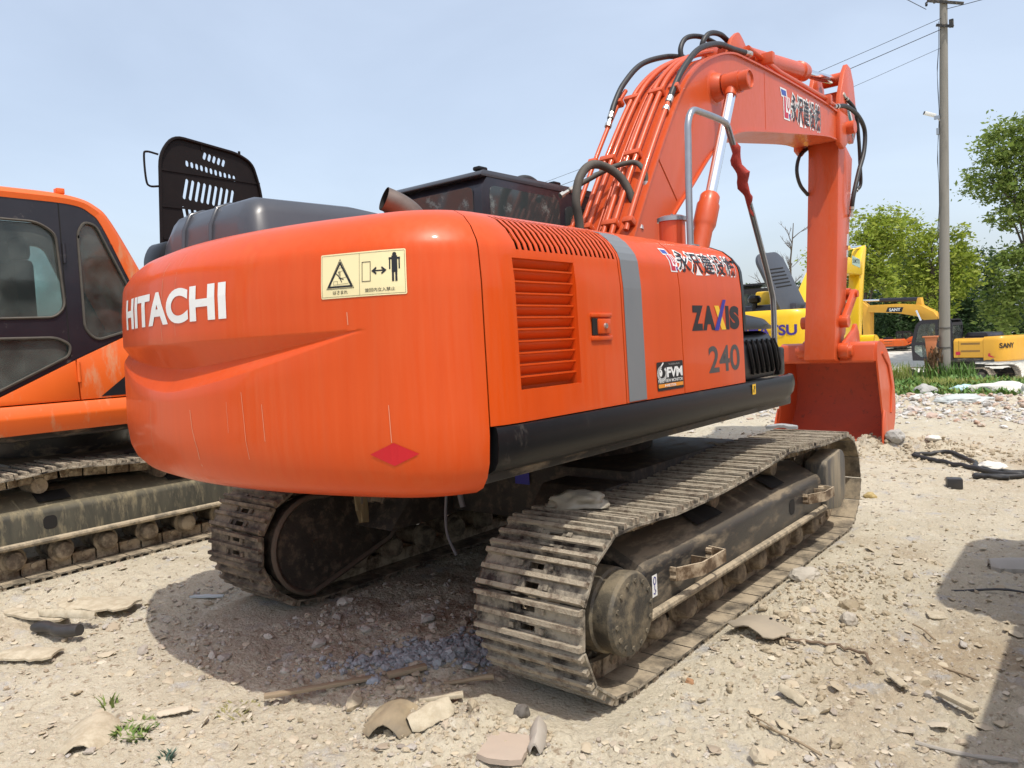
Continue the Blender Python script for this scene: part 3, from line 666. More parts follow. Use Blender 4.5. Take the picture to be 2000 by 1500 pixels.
def company(dec, x, y, w_, h_, sh=0.):
    """ZU emblem and five characters, black with a white rim; (x, y) lower left corner of the row"""
    def A(pts): return poly2d([(x + a * h_, y + b * h_) for a, b in pts])
    ew = 1.0
    dec.add(A([(-.10, 1.06), (.56, 1.06), (.66, .80), (.92, .80), (.97, .36), (.90, -.06), (.24, -.06), (.22, .74), (.03, .74)]), P_WHITE, 0, .03)
    dec.add(A([(-.02, 1.00), (.50, 1.00), (.56, .80), (.08, .80)]), P_BLUE, 1, .03)
    dec.add(A([(.30, .78), (.48, .76), (.48, .22), (.72, .22), (.72, .0), (.30, .0)]), P_CRIM, 1, .03)
    V, F = stroke2d([(x + a * h_, y + b * h_) for a, b in [(.60, .74), (.64, .42), (.74, .32), (.82, .42), (.80, .74)]], .075 * h_); dec.add((V, F), P_CRIM, 1, .03)
    dec.add(A([(.78, .20), (.93, .20), (.90, .0), (.83, .0)]), P_DBLUE, 1, .03)
    tx = x + 1.02 * h_; tw = w_ - 1.02 * h_
    chars = ['永', '沢', '建', '设', '株']; cwid = tw / 5
    for k, c in enumerate(chars):
        last = k == 4; args = dict(x=tx + k * cwid + (.16 if last else .05) * cwid, y=y)
        if last:
            for e_, sg_ in ((.04, 1), (1.0, -1)):
                arc = [(tx + 4 * cwid + (e_ + sg_ * .10 * q_ * q_) * cwid, y + h_ * (.5 + .5 * q_)) for q_ in (-1, -.5, 0, .5, 1)]
                dec.add(stroke2d(arc, .075 * h_), P_WHITE, 0, .03); dec.add(stroke2d(arc, .030 * h_), P_BLACK, 2, .03)
        dec.add(text2d(c, cwid * (.70 if last else .88), h_, bold=.075, ref=.0, **args), P_WHITE, 0, .03)
        dec.add(text2d(c, cwid * (.70 if last else .88), h_, bold=.010, ref=.0, **args), P_BLACK, 2, .03)
d = Decal(SF, .0015, .0008); company(d, 3.02, 2.0, .90, .115); d.build('company_lettering', panC)
d = Decal(SF, .0015, .0008)
for ch, u0, wd in (('Z', 3.243, .150), ('A', 3.385, .165), ('I', 3.700, .050), ('S', 3.757, .145)): d.add(text2d(ch, wd, .142, bold=.07, x=u0, y=1.672), P_BLACK)
d.add(poly2d([(3.545, 1.814), (3.605, 1.814), (3.70, 1.672), (3.635, 1.672)]), P_YEL, 1); d.add(poly2d([(3.665, 1.850), (3.71, 1.850), (3.595, 1.670), (3.535, 1.670)]), P_DBLUE, 2); d.build('model_lettering', panC)
d = Decal(SF, .0012); d.add(text2d('240', .445, .158, bold=.020, x=3.437, y=1.421), P_GREYD); d.build('number_lettering', panC)
d = Decal(SF, .0025)
u0, u1, v0, v1 = 2.815, 3.108, 1.368, 1.517; UW = u1 - u0; VH = v1 - v0
Q = lambda a, b: (u0 + a * UW, v0 + b * VH)
d.add(poly2d(rrect(u0, u1, v0, v1, .008)), P_BLACK)
d.add(poly2d([Q(.03, .10), Q(.97, .10), Q(.97, .23), Q(.03, .23)]), P_ORN, 1)
d.add(text2d('FVM', .60 * UW, .36 * VH, bold=.045, x=Q(.36, 0)[0], y=Q(0, .44)[1]), P_WHITE, 1)
d.add(text2d('FIELD VIEW MONITOR', .93 * UW, .115 * VH, bold=.012, x=Q(.03, 0)[0], y=Q(0, .275)[1]), P_WHITE, 1)
d.add(text2d('フィールドビューモニター', .44 * UW, .06 * VH, bold=.0, x=Q(.44, 0)[0], y=Q(0, .87)[1]), P_WHITE, 1)
d.add(text2d('NETIS', .42 * UW, .085 * VH, bold=.02, x=Q(.26, 0)[0], y=Q(0, .12)[1]), P_WHITE, 2)
ring = [(u0 + UW * (.18 + .15 * math.cos(t)), v0 + VH * (.60 + .22 * math.sin(t))) for t in np.linspace(1.9, 6.9, 20)]; d.add(stroke2d(ring, .016), P_WHITE, 1)
d.add(stroke2d([Q(.06, .72), Q(.23, .95)], .010), P_WHITE, 1); d.add(disc2d(*Q(.13, .62), .017, 16, .019), P_WHITE, 1); d.add(disc2d(*Q(.11, .67), .004, 8), P_BLACK, 2); d.build('monitor_sticker', panB)

# ------------------------------------------------------------------ engine cover, exhaust, filler, handrail
hp = MB(); rg = []
for y, h, x0, x1 in ((-2.36, .0, -1.24, -.36), (-2.34, .20, -1.26, -.34), (-2.30, .285, -1.27, -.33), (-2.24, .315, -1.28, -.32), (-1.6, .33, -1.28, -.32), (-1.05, .30, -1.26, -.36), (-.98, .27, -1.24, -.38), (-.95, 0, -1.22, -.40)):
    zb = 2.20; zt = zb + h
    rg.append([(x0 - .04, y, zb), (x0, y, zt - h * .35), (x0 + .05, y, zt - .03 * (h > .1)), (x0 + .12, y, zt), (x1 - .12, y, zt), (x1 - .05, y, zt - .02 * (h > .1)), (x1, y, zt - h * .3), (x1 + .05, y, zb)])
hp.loft(rg); hump = hp.build('engine_cover', DARKP, EX, smooth=50)
for x in (-1.02, -.72):
    MB().tube([(x, -2.36, 2.22), (x, -2.345, 2.39), (x, -2.30, 2.487), (x, -2.22, 2.518), (x, -1.2, 2.528)], [.012, .017, .016, .012, .012], 8).build('cover_rib', DARKP, hump, smooth=60)
ex_ = MB(); ax = [Vector((-.165, -1.27, 2.15)), Vector((-.165, -1.27, 2.38)), Vector((-.18, -1.31, 2.47)), Vector((-.215, -1.39, 2.53)), Vector((-.25, -1.47, 2.565))]
ex_.tube(crom(ax, 5), .074, 20, caps=False); ex_.m(1).tube(crom(ax, 5), .069, 20, caps=False)
ex_.build('exhaust_pipe', [mat('exhaust_steel', (.22, .18, .155), .5, .6, (.12, .08, .06), 9, (1, 1, 1), .7), DARKIN], EX, smooth=50)
fl = MB(); fl.lathe([(0, 2.15), (.085, 2.15), (.085, 2.395), (0, 2.395)], Matrix.Translation((.93, -.03, 0)), 24); fc = fl.build('filler_neck', ORANGE2, EX, smooth=40)
MB().lathe([(0, 2.395), (.098, 2.395), (.098, 2.42), (.07, 2.432), (.02, 2.438), (0, 2.45)], Matrix.Translation((.93, -.03, 0)), 24).build('filler_cap', STEELR, fc, smooth=40)
hx = 1.10
hr = MB(); hr.tube(crom([(hx, -.12, 2.18), (hx, -.12, 2.5), (hx, -.105, 2.85), (hx, -.095, 2.99), (hx, -.03, 3.075), (hx, .10, 3.092), (hx, .40, 3.10), (hx, .50, 3.085), (hx, .57, 3.00), (hx, .72, 2.80), (hx, 1.10, 2.22), (hx, 1.24, 1.98), (hx, 1.285, 1.85), (hx, 1.285, 1.50)], 6), .0215, 12)
hrail = hr.build('handrail', STEELR, EX, smooth=60)
MB().lathe([(0, 2.17), (.055, 2.17), (.055, 2.215), (.026, 2.222), (0, 2.222)], Matrix.Translation((hx, -.12, 0)), 16).build('rail_foot', STEELR, hrail, smooth=40)
# the step bracket that carries the rail's lower end
MB().box(.9, 1.16, 1.22, 1.34, 1.30, 1.52).build('rail_bracket', BLACKP, EX, bevel=.02)
# red rag wound on the rail
rag = MB(); rg = []; A_ = Vector((hx, .60, 2.975)); B_ = Vector((hx + .01, .86, 2.50))
for i in range(16):
    t = i / 15; p = A_.lerp(B_, t); p.x += .012 * math.sin(i * 1.3); w_ = .030 + .030 * math.sin(min(1, t * 1.25) * PI) + .006 * math.sin(i * 2.3)
    if t > .8: w_ *= max(.12, (1 - t) / .2)
    sp_ = .030 * t; rg.append([(p.x + w_ * .62 * math.cos(a_) * (1 + .15 * math.sin(3 * a_ + i)), p.y + sp_ + w_ * math.sin(a_) * (1 + .18 * math.sin(2 * a_ + i * .9)), p.z + .012 * math.sin(a_ * 2 + i)) for a_ in np.linspace(0, 2 * PI, 13)[:-1]])
rag.loft(rg); rg_o = rag.build('red_rag', mat('red_cloth', (.42, .05, .035), .9, 0, (.27, .03, .02), 14, (1, 1, 1), .8, bump=.5, bscale=40), None, smooth=50); rg_o.rotation_euler = (0, 0, UROT); tag(rg_o, 'faded red rag tied round the sloping grey handrail', 'rag')

# ------------------------------------------------------------------ cab (far side, seen above the hood)
cb = MB()
cab_prof = rpoly([(-.36, 1.15), (-.36, 2.80), (-.26, 2.93), (1.30, 2.93), (1.50, 2.80), (1.62, 2.1), (1.45, 1.15)], [.02, .08, .06, .08, .1, .1, .05])
cb.prism(cab_prof, -1.40, -.43); cab = cb.build('cab', CABBLK, EX, bevel=.02)
rf = MB(); rf.prism(rpoly([(-.37, 2.89), (-.34, 2.935), (1.28, 2.95), (1.36, 2.89)], .025), -1.405, -.425); rf.build('cab_roof', DARKP, cab, bevel=.02)
def pane(nm, pts, parent, m_=GLASS, th=.004, nrm=(1, 0, 0)):
    mb = MB(); n_ = Vector(nrm) * th; N_ = len(pts); mb.add([Vector(p) for p in pts] + [Vector(p) + n_ for p in pts], [list(range(N_))[::-1], list(range(N_, 2 * N_))] + [(i, (i + 1) % N_, N_ + (i + 1) % N_, N_ + i) for i in range(N_)])
    return mb.build(nm, m_, parent, smooth=0)
pane('window', [(-.43, a, b) for a, b in rrect(-.27, .62, 1.95, 2.83, .06)], cab); pane('window', [(-.43, a, b) for a, b in rrect(.70, 1.40, 1.6, 2.78, .06)], cab)
pane('rear_window', [(a, -.362, b) for a, b in rrect(-1.32, -.51, 2.15, 2.82, .05)], cab, nrm=(0, -1, 0))
for (x, y) in ((-.50, -.28), (-.47, .62)):
    MB().box(x - .035, x + .035, y - .05, y + .05, 2.94, 2.972).build('roof_bracket', BLACKP, cab, bevel=.012)
MB().lathe([(0, -.02), (.05, -.02), (.06, .0), (.06, .09), (.04, .11), (0, .115)], Matrix.Translation((-1.42, -.36, 2.77)), 16).build('cab_lamp', DARKP, cab, smooth=40)

# ------------------------------------------------------------------ boom, arm, bucket
def smooth_poly(pts, n=5): return [(p.x, p.y) for p in crom([(a, b, 0) for a, b in pts], n)]
btop = [(.42, 1.95), (.54, 2.25), (.69, 2.53), (1.09, 3.14), (1.48, 3.67), (1.72, 3.92), (2.07, 4.14), (2.58, 4.33), (3.06, 4.385), (4.2, 4.44), (5.5, 4.47), (6.0, 4.46)]
bbot = [(5.95, 4.10), (5.45, 4.06), (4.2, 3.87), (3.02, 3.68), (2.62, 3.575), (2.38, 3.46), (2.07, 3.28), (1.70, 2.98), (1.30, 2.66), (1.05, 2.40), (.80, 2.05), (.62, 1.86)]
BT = smooth_poly(btop); BB = smooth_poly(bbot); HW = .25
bo_ = MB(); bo_.prism(BT + [(6.25, 4.44), (6.36, 4.30), (6.22, 4.14)] + BB, -HW, HW)
boom = bo_.build('boom', ORANGE2, EX, bevel=.006, smooth=22)
# flange plates standing proud along top and bottom edges
for P_, sg in ((BT, 1), (BB, -1)):
    fm_ = MB(); rings = []
    for i, (y, z) in enumerate(P_):
        a = P_[max(i - 1, 0)]; b = P_[min(i + 1, len(P_) - 1)]; t = Vector((b[0] - a[0], b[1] - a[1])).normalized(); nn = Vector((-t.y, t.x))
        rings.append([(-HW - .022, y - nn.x * .005, z - nn.y * .005), (HW + .022, y - nn.x * .005, z - nn.y * .005), (HW + .022, y + nn.x * .013, z + nn.y * .013), (-HW - .022, y + nn.x * .013, z + nn.y * .013)])
    fm_.loft(rings); fm_.build('flange', ORANGE2, boom, smooth=30)
MB().tube([(HW, 1.10, 3.10), (HW, 1.25, 2.95), (HW, 1.40, 2.80)], .007, 6).build('weld_seam', ORANGE2, boom)
mbx = MB(); mbx.prism([(3.50, 4.37), (3.512, 4.37), (3.512, 3.78), (3.50, 3.78)], HW - .002, HW + .003); mbx.build('weld_seam', ORANGE2, boom, smooth=0)
bf = MB(); bf.lathe([(0, -.36), (.12, -.36), (.12, .36), (0, .36)], Matrix.Translation((0, .52, 1.92)) @ Matrix.Rotation(PI / 2, 4, 'Y'), 20); bf.build('boom_foot_pin', ORANGE2, boom, smooth=40)
br = MB(); br.box(-.42, -.27, .25, .95, 1.28, 2.05); br.box(.27, .42, .25, .95, 1.28, 2.05); br.build('boom_bracket', BLACKM, EX, bevel=.02)
# boom cylinder cross boss and cylinders
Mc = Matrix.Translation((0, 2.24, 3.93)) @ Matrix.Rotation(PI / 2, 4, 'Y')
MB().lathe([(0, -.34), (.105, -.34), (.125, -.30), (.135, -.26), (.19, -.24), (.19, .24), (.135, .26), (.125, .30), (.105, .34), (0, .34)], Mc, 30).build('cylinder_boss', ORANGE2, boom, smooth=40)
for sg in (1, -1):
    x = .43 * sg; A = Vector((x, 2.24, 3.93)); B = Vector((x, .98, 1.52)); dv = (B - A).normalized()
    cy = MB(); c0 = A + dv * 1.22
    Mz = Matrix.Translation(c0) @ dv.to_track_quat('Z', 'Y').to_matrix().to_4x4()
    Ltot = (B - c0).length
    cy.lathe([(0, 0), (.072, 0), (.085, .02), (.085, .10), (.098, .11), (.098, .30), (.088, .33), (.080, .36), (.080, Ltot - .05), (0, Ltot)], Mz, 24)
    c_ = cy.build('boom_cylinder', ORANGE2, EX, smooth=40)
    MB().cyl(A + dv * .10, c0 + dv * .03, .048, seg=20).build('rod', CHROME, c_, smooth=60)
    e = MB(); e.lathe([(0, -.075), (.098, -.075), (.098, .075), (0, .075)], Matrix.Translation(A) @ Matrix.Rotation(PI / 2, 4, 'Y'), 24); e.cyl(A + dv * .05, A + dv * .15, .06, .055); 
    e.lathe([(0, .075), (.085, .075), (.088, .16), (.075, .165), (.07, .15), (0, .15)], Matrix.Translation(A) @ Matrix.Rotation(PI / 2 * sg, 4, 'Y'), 24)
    e.build('rod_end', ORANGE2, c_, smooth=40)
# arm
arm_poly = [(5.86, 1.22), (5.98, 1.9), (6.10, 2.7), (6.20, 3.5), (6.26, 4.05), (6.20, 4.30), (6.30, 4.75), (6.46, 5.10), (6.62, 5.24), (6.80, 5.22), (6.92, 5.05), (7.02, 4.7), (7.02, 4.42), (6.90, 4.0), (6.72, 3.2), (6.48, 2.2), (6.28, 1.3), (6.10, 1.16)]
AW = .20
am = MB(); am.prism([p for p in arm_poly if p[1] < 4.34] , -AW, AW); arm = am.build('arm', ORANGE2, EX, bevel=.01, smooth=25)
ea = MB()
top_ear = [(6.16, 4.20), (6.30, 4.75), (6.50, 5.10), (6.64, 5.24), (6.80, 5.22), (6.93, 5.05), (7.03, 4.7), (7.03, 4.40), (6.86, 4.2)]
ea.prism(top_ear, -AW - .03, -AW + .03); ea.prism(top_ear, AW - .03, AW + .03); ea.prism([(6.55, 4.3), (6.60, 4.3), (6.85, 4.95), (6.80, 4.95)], -AW, AW); ea.prism([(6.9, 4.3), (7.0, 4.42), (7.0, 4.7), (6.93, 4.95), (6.90, 4.95)], -AW, AW)
ea.build('arm_ear', ORANGE2, arm, bevel=.008, smooth=25)
for x0, x1 in ((-HW - .055, -HW + .01), (HW - .01, HW + .055)): MB().prism([(5.98, 4.05), (6.15, 4.00), (6.46, 4.18), (6.50, 4.34), (6.36, 4.46), (6.0, 4.47)], x0, x1).build('boom_tip_plate', ORANGE2, boom, bevel=.01)
MB().lathe([(0, -.40), (.085, -.40), (.085, .40), (0, .40)], Matrix.Translation((0, 6.32, 4.30)) @ Matrix.Rotation(PI / 2, 4, 'Y'), 24).build('arm_pin', ORANGE2, arm, smooth=40)
# bracket and cylinder on top of the boom
bk = MB()
for x in (-.13, .13): bk.prism(rpoly([(2.78, 4.36), (2.92, 4.60), (3.10, 4.72), (3.26, 4.64), (3.46, 4.40)], .06), x - .02, x + .02)
bk.build('cylinder_bracket', ORANGE2, boom, bevel=.005)
A = Vector((0, 3.12, 4.56)); B = Vector((0, 6.76, 5.10)); dv = (B - A).normalized(); Mz = Matrix.Translation(A) @ dv.to_track_quat('Z', 'Y').to_matrix().to_4x4()
ac = MB(); ac.lathe([(0, -.06), (.07, -.06), (.075, .06), (.10, .18), (.105, .30), (.105, 2.20), (.122, 2.22), (.122, 2.34), (.112, 2.36), (.112, 2.42), (.07, 2.45), (0, 2.45)], Mz, 28); arc = ac.build('arm_cylinder', ORANGE2, EX, smooth=40)
MB().cyl(A + dv * 2.40, B - dv * .06, .058, seg=20).build('rod', CHROME, arc, smooth=60)
MB().lathe([(0, -.12), (.085, -.12), (.085, .12), (0, .12)], Matrix.Translation(B) @ Matrix.Rotation(PI / 2, 4, 'Y'), 20).build('rod_end', ORANGE2, arc, smooth=40)
MB().tube([(.16, 3.3, 4.60), (.20, 4.1, 4.53), (.23, 5.6, 4.56), (.25, 6.0, 4.53)], .028, 10).build('side_line', ORANGE2, boom, smooth=50)
cl = MB(); cl.box(.10, .30, 3.62, 3.70, 4.50, 4.62); cl.box(.14, .30, 5.62, 5.70, 4.48, 4.60); cl.box(.05, .12, 4.5, 4.62, 4.44, 4.52); cl.build('line_clamp', ORANGE2, boom, bevel=.01)
# bucket cylinder in front of the arm, linkage
A = Vector((0, 7.02, 4.05)); B = Vector((0, 6.66, 2.10)); dv = (B - A).normalized(); Mz = Matrix.Translation(A) @ dv.to_track_quat('Z', 'Y').to_matrix().to_4x4()
bc = MB(); bc.lathe([(0, 0), (.06, 0), (.085, .1), (.085, 1.30), (.095, 1.32), (.095, 1.42), (0, 1.44)], Mz, 24); bcc = bc.build('bucket_cylinder', ORANGE2, EX, smooth=40)
MB().cyl(A + dv * 1.42, B, .05, seg=18).build('rod', CHROME, bcc, smooth=60)
def bar(mb, p, q_, wd, x0, x1):
    p = Vector(p); q_ = Vector(q_); d_ = (q_ - p).normalized(); nn = Vector((-d_.y, d_.x)) * wd
    pts = []
    a0 = math.atan2(d_.y, d_.x)
    for k in range(9): t = a0 + PI / 2 + PI * k / 8; pts.append((p.x + wd * math.cos(t), p.y + wd * math.sin(t)))
    for k in range(9): t = a0 - PI / 2 + PI * k / 8; pts.append((q_.x + wd * math.cos(t), q_.y + wd * math.sin(t)))
    mb.prism(pts, x0, x1)
for sg in (1, -1):
    lk = MB(); bar(lk, (6.16, 1.72), (6.66, 2.10), .065, sg * .215, sg * .275); lk.lathe([(0, .19), (.085, .19), (.085, .31), (0, .31)], Matrix.Translation((0, 6.16, 1.72)) @ Matrix.Rotation(PI / 2 * sg, 4, 'Y'), 18); lk.build('side_link', ORANGE2, EX, bevel=.006)
MB().lathe([(0, -.30), (.05, -.30), (.05, -.2), (.085, -.2), (.085, .2), (.05, .2), (.05, .30), (0, .30)], Matrix.Translation((0, 6.66, 2.10)) @ Matrix.Rotation(PI / 2, 4, 'Y'), 20).build('link_pin', ORANGE2, EX, smooth=40)
blk = MB(); bar(blk, (6.66, 2.10), (6.62, 1.60), .075, -.12, .12); blk.build('bucket_link', ORANGE2, EX, bevel=.01)
# bucket
bw = lambda z: .62 + (1.42 - z) * .055
bprof = [(6.16, 1.18), (6.22, 1.40), (6.42, 1.43), (6.70, 1.30), (6.88, 1.05), (6.95, .75), (6.90, .45), (6.72, .20), (6.45, .07), (6.16, .03)]
bsm = smooth_poly(bprof, 4)
bkt = MB()
inner = []
for i, (y, z) in enumerate(bsm):
    a = bsm[max(i - 1, 0)]; b = bsm[min(i + 1, len(bsm) - 1)]; t = Vector((b[0] - a[0], b[1] - a[1])).normalized(); inner.append((y + t.y * .025, z - t.x * .025))
rings = [[(-bw(z), y, z), (bw(z), y, z), (bw(iz), iy, iz), (-bw(iz), iy, iz)] for (y, z), (iy, iz) in zip(bsm, inner)]
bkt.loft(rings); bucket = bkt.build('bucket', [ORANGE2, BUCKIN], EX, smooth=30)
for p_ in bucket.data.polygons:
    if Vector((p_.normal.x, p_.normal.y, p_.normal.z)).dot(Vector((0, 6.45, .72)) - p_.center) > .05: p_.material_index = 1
for sg in (1, -1):
    sp_ = MB(); pts = bsm + [(6.10, .03), (6.24, .45), (6.20, .80)]
    N_ = len(pts); t_ = .022
    vs = [(sg * (bw(z) + .0), y, z) for y, z in pts] + [(sg * (bw(z) + t_), y, z) for y, z in pts]
    sp_.add(vs, [list(range(N_))[::-1], list(range(N_, 2 * N_))] + [(i, (i + 1) % N_, N_ + (i + 1) % N_, N_ + i) for i in range(N_)])
    pl_ = sp_.build('bucket_side', ORANGE2, bucket, smooth=25)
    sc_ = MB(); pts = [(6.02, .02), (6.30, .02), (6.34, .50), (6.22, .52), (6.14, .38)]
    vs = [(sg * (bw(z) + .023), y, z) for y, z in pts] + [(sg * (bw(z) + .045), y, z) for y, z in pts]; N_ = 5
    sc_.add(vs, [list(range(N_))[::-1], list(range(N_, 2 * N_))] + [(i, (i + 1) % N_, N_ + (i + 1) % N_, N_ + i) for i in range(N_)]); sc_.build('side_cutter', ORANGE2, bucket, bevel=.006)
    r_ = MB(); r_.tube([(sg * (bw(1.25) + .025), 6.40, 1.28), (sg * (bw(1.1) + .03), 6.66, 1.10), (sg * (bw(.8) + .03), 6.76, .80), (sg * (bw(.5) + .028), 6.62, .45)], .018, 8); r_.build('wear_bead', ORANGE2, bucket, smooth=50)
    er = MB(); er.prism(rpoly([(6.02, 1.30), (6.14, 1.20), (6.45, 1.38), (6.80, 1.20), (6.74, 1.56), (6.62, 1.70), (6.50, 1.60), (6.22, 1.50), (6.05, 1.44)], .05), sg * .235, sg * .285)
    er.lathe([(0, .20), (.105, .20), (.105, .33), (.07, .33), (.07, .37), (0, .37)], Matrix.Translation((0, 6.09, 1.33)) @ Matrix.Rotation(PI / 2 * sg, 4, 'Y'), 24); er.build('bucket_ear', ORANGE2, bucket, bevel=.008)
tube_ = MB(); tube_.prism(rpoly([(6.14, 1.16), (6.18, 1.42), (6.42, 1.44), (6.36, 1.16)], .04), -.62, .62); tube_.build('bucket_top_beam', ORANGE2, bucket, bevel=.015)
MB().lathe([(0, -.20), (.10, -.20), (.10, .20), (0, .20)], Matrix.Translation((0, 6.06, 1.30)) @ Matrix.Rotation(PI / 2, 4, 'Y'), 24).build('arm_nose', ORANGE2, arm, smooth=40)
for k in range(5):
    x = -.6 + k * .3; t_ = MB(); t_.add([(x - .06, 6.30, .115), (x + .06, 6.30, .115), (x + .05, 5.98, .02), (x - .05, 5.98, .02), (x - .06, 6.30, .0), (x + .06, 6.30, .0), (x + .05, 5.98, -.01), (x - .05, 5.98, -.01)], [(0, 1, 2, 3), (7, 6, 5, 4), (0, 4, 5, 1), (1, 5, 6, 2), (2, 6, 7, 3), (3, 7, 4, 0)])
    t_.build('tooth', ORANGE2, bucket, bevel=.008)

# boom lettering
d = Decal(lambda u, v, o: (HW + o, u, v), .003, .0015)
company(d, 3.98, 4.01 - .0, 1.36, .30)
for i, vtx in enumerate(d.mb.v): d.mb.v[i] = (vtx[0], vtx[1], vtx[2] + (vtx[1] - 3.98) * .055)
d.build('company_lettering', boom)
d = Decal(lambda u, v, o: (AW + .03 + o, u, v), .003); d.add(poly2d([(6.60, 4.78), (6.86, 4.5), (6.86, 4.22), (6.60, 4.55)]), P_WHITE); d.add(poly2d([(6.63, 4.50), (6.84, 4.28), (6.84, 4.44), (6.63, 4.66)]), P_TEAL, 1); d.build('arm_logo', arm)

# hydraulic lines along the back of the boom
def along(off, i0, i1, x, x1=None):
    pts = []
    for i in range(i0, i1):
        y, z = BT[i]; a = BT[max(i - 1, 0)]; b = BT[min(i + 1, len(BT) - 1)]; t = Vector((b[0] - a[0], b[1] - a[1])).normalized(); nn = Vector((-t.y, t.x))
        f = (i - i0) / max(1, i1 - i0 - 1); xx = x if x1 is None else x + (x1 - x) * f * f
        pts.append((xx, y + nn.x * off, z + nn.y * off))
    return pts
for x, i0, i1, r, x1, off in ((-.345, 6, 25, .020, -.345, .05), (-.235, 5, 34, .022, -.12, .06), (-.165, 5, 35, .022, -.07, .06), (-.085, 5, 33, .009, -.04, .035), (-.055, 5, 33, .009, -.02, .035), (.005, 5, 36, .024, .02, .06), (.085, 5, 36, .024, .09, .06), (.215, 9, 27, .022, .215, .06)):
    MB().tube(along(off, i0, i1, x, x1), r, 10).build('hydraulic_line', ORANGE2, boom, smooth=60)
for i in (10, 15, 21):
    for x in (-.20, .045, .215, -.345):
        y, z = along(.05, i, i + 1, 0)[0][1:]; a_ = math.atan2(BT[i + 1][1] - BT[i][1], BT[i + 1][0] - BT[i][0])
        if x == .215 and i not in (10, 21): continue
        MB().box(-.07 if abs(x) < .21 else -.045, .07 if abs(x) < .21 else .045, -.025, .025, -.035, .04, Matrix.Translation((x, y, z)) @ Matrix.Rotation(a_, 4, 'X')).build('line_clamp', ORANGE2, boom, bevel=.006)
def hose(pts, r, m_=RUBBER, fit=(.07, .07), par=boom):
    c = crom(pts, 8); h_ = MB(); h_.tube(c, r, 12); o = h_.build('hose', m_, par, smooth=60)
    for e, L_ in ((0, fit[0]), (-1, fit[1])):
        if not L_: continue
        a = c[0] if e == 0 else c[-1]; b = c[2] if e == 0 else c[-3]; dd = (a - b).normalized()
        MB().tube([a - dd * L_, a - dd * .01, a - dd * .008, a + dd * .05, a + dd * .055, a + dd * .09], [r * 1.12, r * 1.12, r * .8, r * .8, r * 1.2, r * 1.2], 10).build('fitting', STEELB, o, smooth=30)
hose([(-.05, .36, 2.30), (-.05, .34, 2.56), (-.05, .31, 2.72), (-.05, .37, 2.90), (-.04, .52, 3.02), (.0, .69, 3.02), (.08, .80, 2.92), (.16, .83, 2.72), (.20, .80, 2.58)], .034, RUBBER2, (0, .08))
hose([(-.28, .55, 2.86), (-.2, .70, 2.95), (-.05, .85, 3.05), (.10, .95, 3.08), (.20, .93, 3.00), (.225, .92, 2.90), (.22, .90, 2.80)], .021, RUBBER2, (.08, .10))
hose([(-.50, .02, 2.35), (-.50, .03, 2.72), (-.50, .09, 2.88), (-.50, .27, 2.955), (-.50, .44, 2.91), (-.50, .60, 2.76), (-.50, .76, 2.50)], .034, RUBBER, (0, 0))
hose([(-.345, 1.34, 3.60), (-.35, 1.45, 3.78), (-.35, 1.62, 3.98), (-.33, 1.92, 4.22), (-.27, 2.30, 4.37), (-.2, 2.55, 4.41)], .026, RUBBER, (.07, .02))
hose([(.215, 1.37, 3.62), (.22, 1.50, 3.80), (.22, 1.68, 3.99), (.21, 2.02, 4.24), (.18, 2.50, 4.42), (.17, 2.90, 4.48), (.17, 3.25, 4.53)], .027, RUBBER, (.07, .06))
hose([(-.12, 2.38, 4.28), (-.14, 2.36, 4.42), (-.13, 2.48, 4.56), (-.08, 2.72, 4.62), (.0, 3.0, 4.58)], .025, RUBBER, (0, 0))
hose([(.0, 2.52, 4.36), (.03, 2.50, 4.48), (.05, 2.62, 4.59), (.06, 2.85, 4.64), (.06, 3.06, 4.62)], .026, RUBBER, (0, .06))
hose([(.26, 6.0, 4.53), (.30, 6.3, 4.58), (.32, 6.75, 4.55), (.33, 7.05, 4.40), (.33, 7.0, 4.10), (.31, 6.80, 3.80), (.28, 6.62, 3.45), (.25, 6.62, 3.25)], .030, RUBBER, (.05, .05), arm)
hose([(.24, 6.5, 4.75), (.30, 6.72, 4.6), (.30, 6.86, 4.25), (.28, 6.98, 3.9), (.26, 7.06, 3.66), (.22, 6.98, 3.56)], .024, RUBBER, (.04, .02), arm)
hose([(-.22, 6.28, 4.12), (-.24, 6.02, 3.98), (-.25, 5.93, 3.78), (-.24, 6.02, 3.60), (-.2, 6.2, 3.48)], .024, RUBBER, (0, 0), arm)
MB().tube([(.13, 6.72, 3.3), (.13, 6.62, 2.75), (.13, 6.52, 2.3)], .018, 8).build('bucket_line', ORANGE2, arm, smooth=50)
hm_ = MB(); hm_.cyl((.19, 6.60, 2.92), (.19, 6.56, 2.76), .03, seg=10); hm_.cyl((.19, 6.55, 2.70), (.19, 6.53, 2.60), .025, seg=10); hm_.build('quick_coupling', STEELB, arm, smooth=40)
# identification tag on the track frame and a blue sticker under the tail
d = Decal(lambda u, v, o: (1.4415 + o, u, v), .002); d.add(poly2d([(-1.375, .365), (-1.325, .365), (-1.325, .475), (-1.375, .475)]), P_WHITE)
d.add(stroke2d([(-1.35 + .012 * math.cos(t), .445 + .018 * math.sin(t)) for t in np.linspace(-1.2, 4.4, 12)], .006), P_DBLUE, 1); d.add(stroke2d([(-1.35, .428), (-1.352, .405), (-1.342, .39), (-1.35, .378), (-1.362, .384)], .006), P_DBLUE, 1); d.build('white_tag', EX)
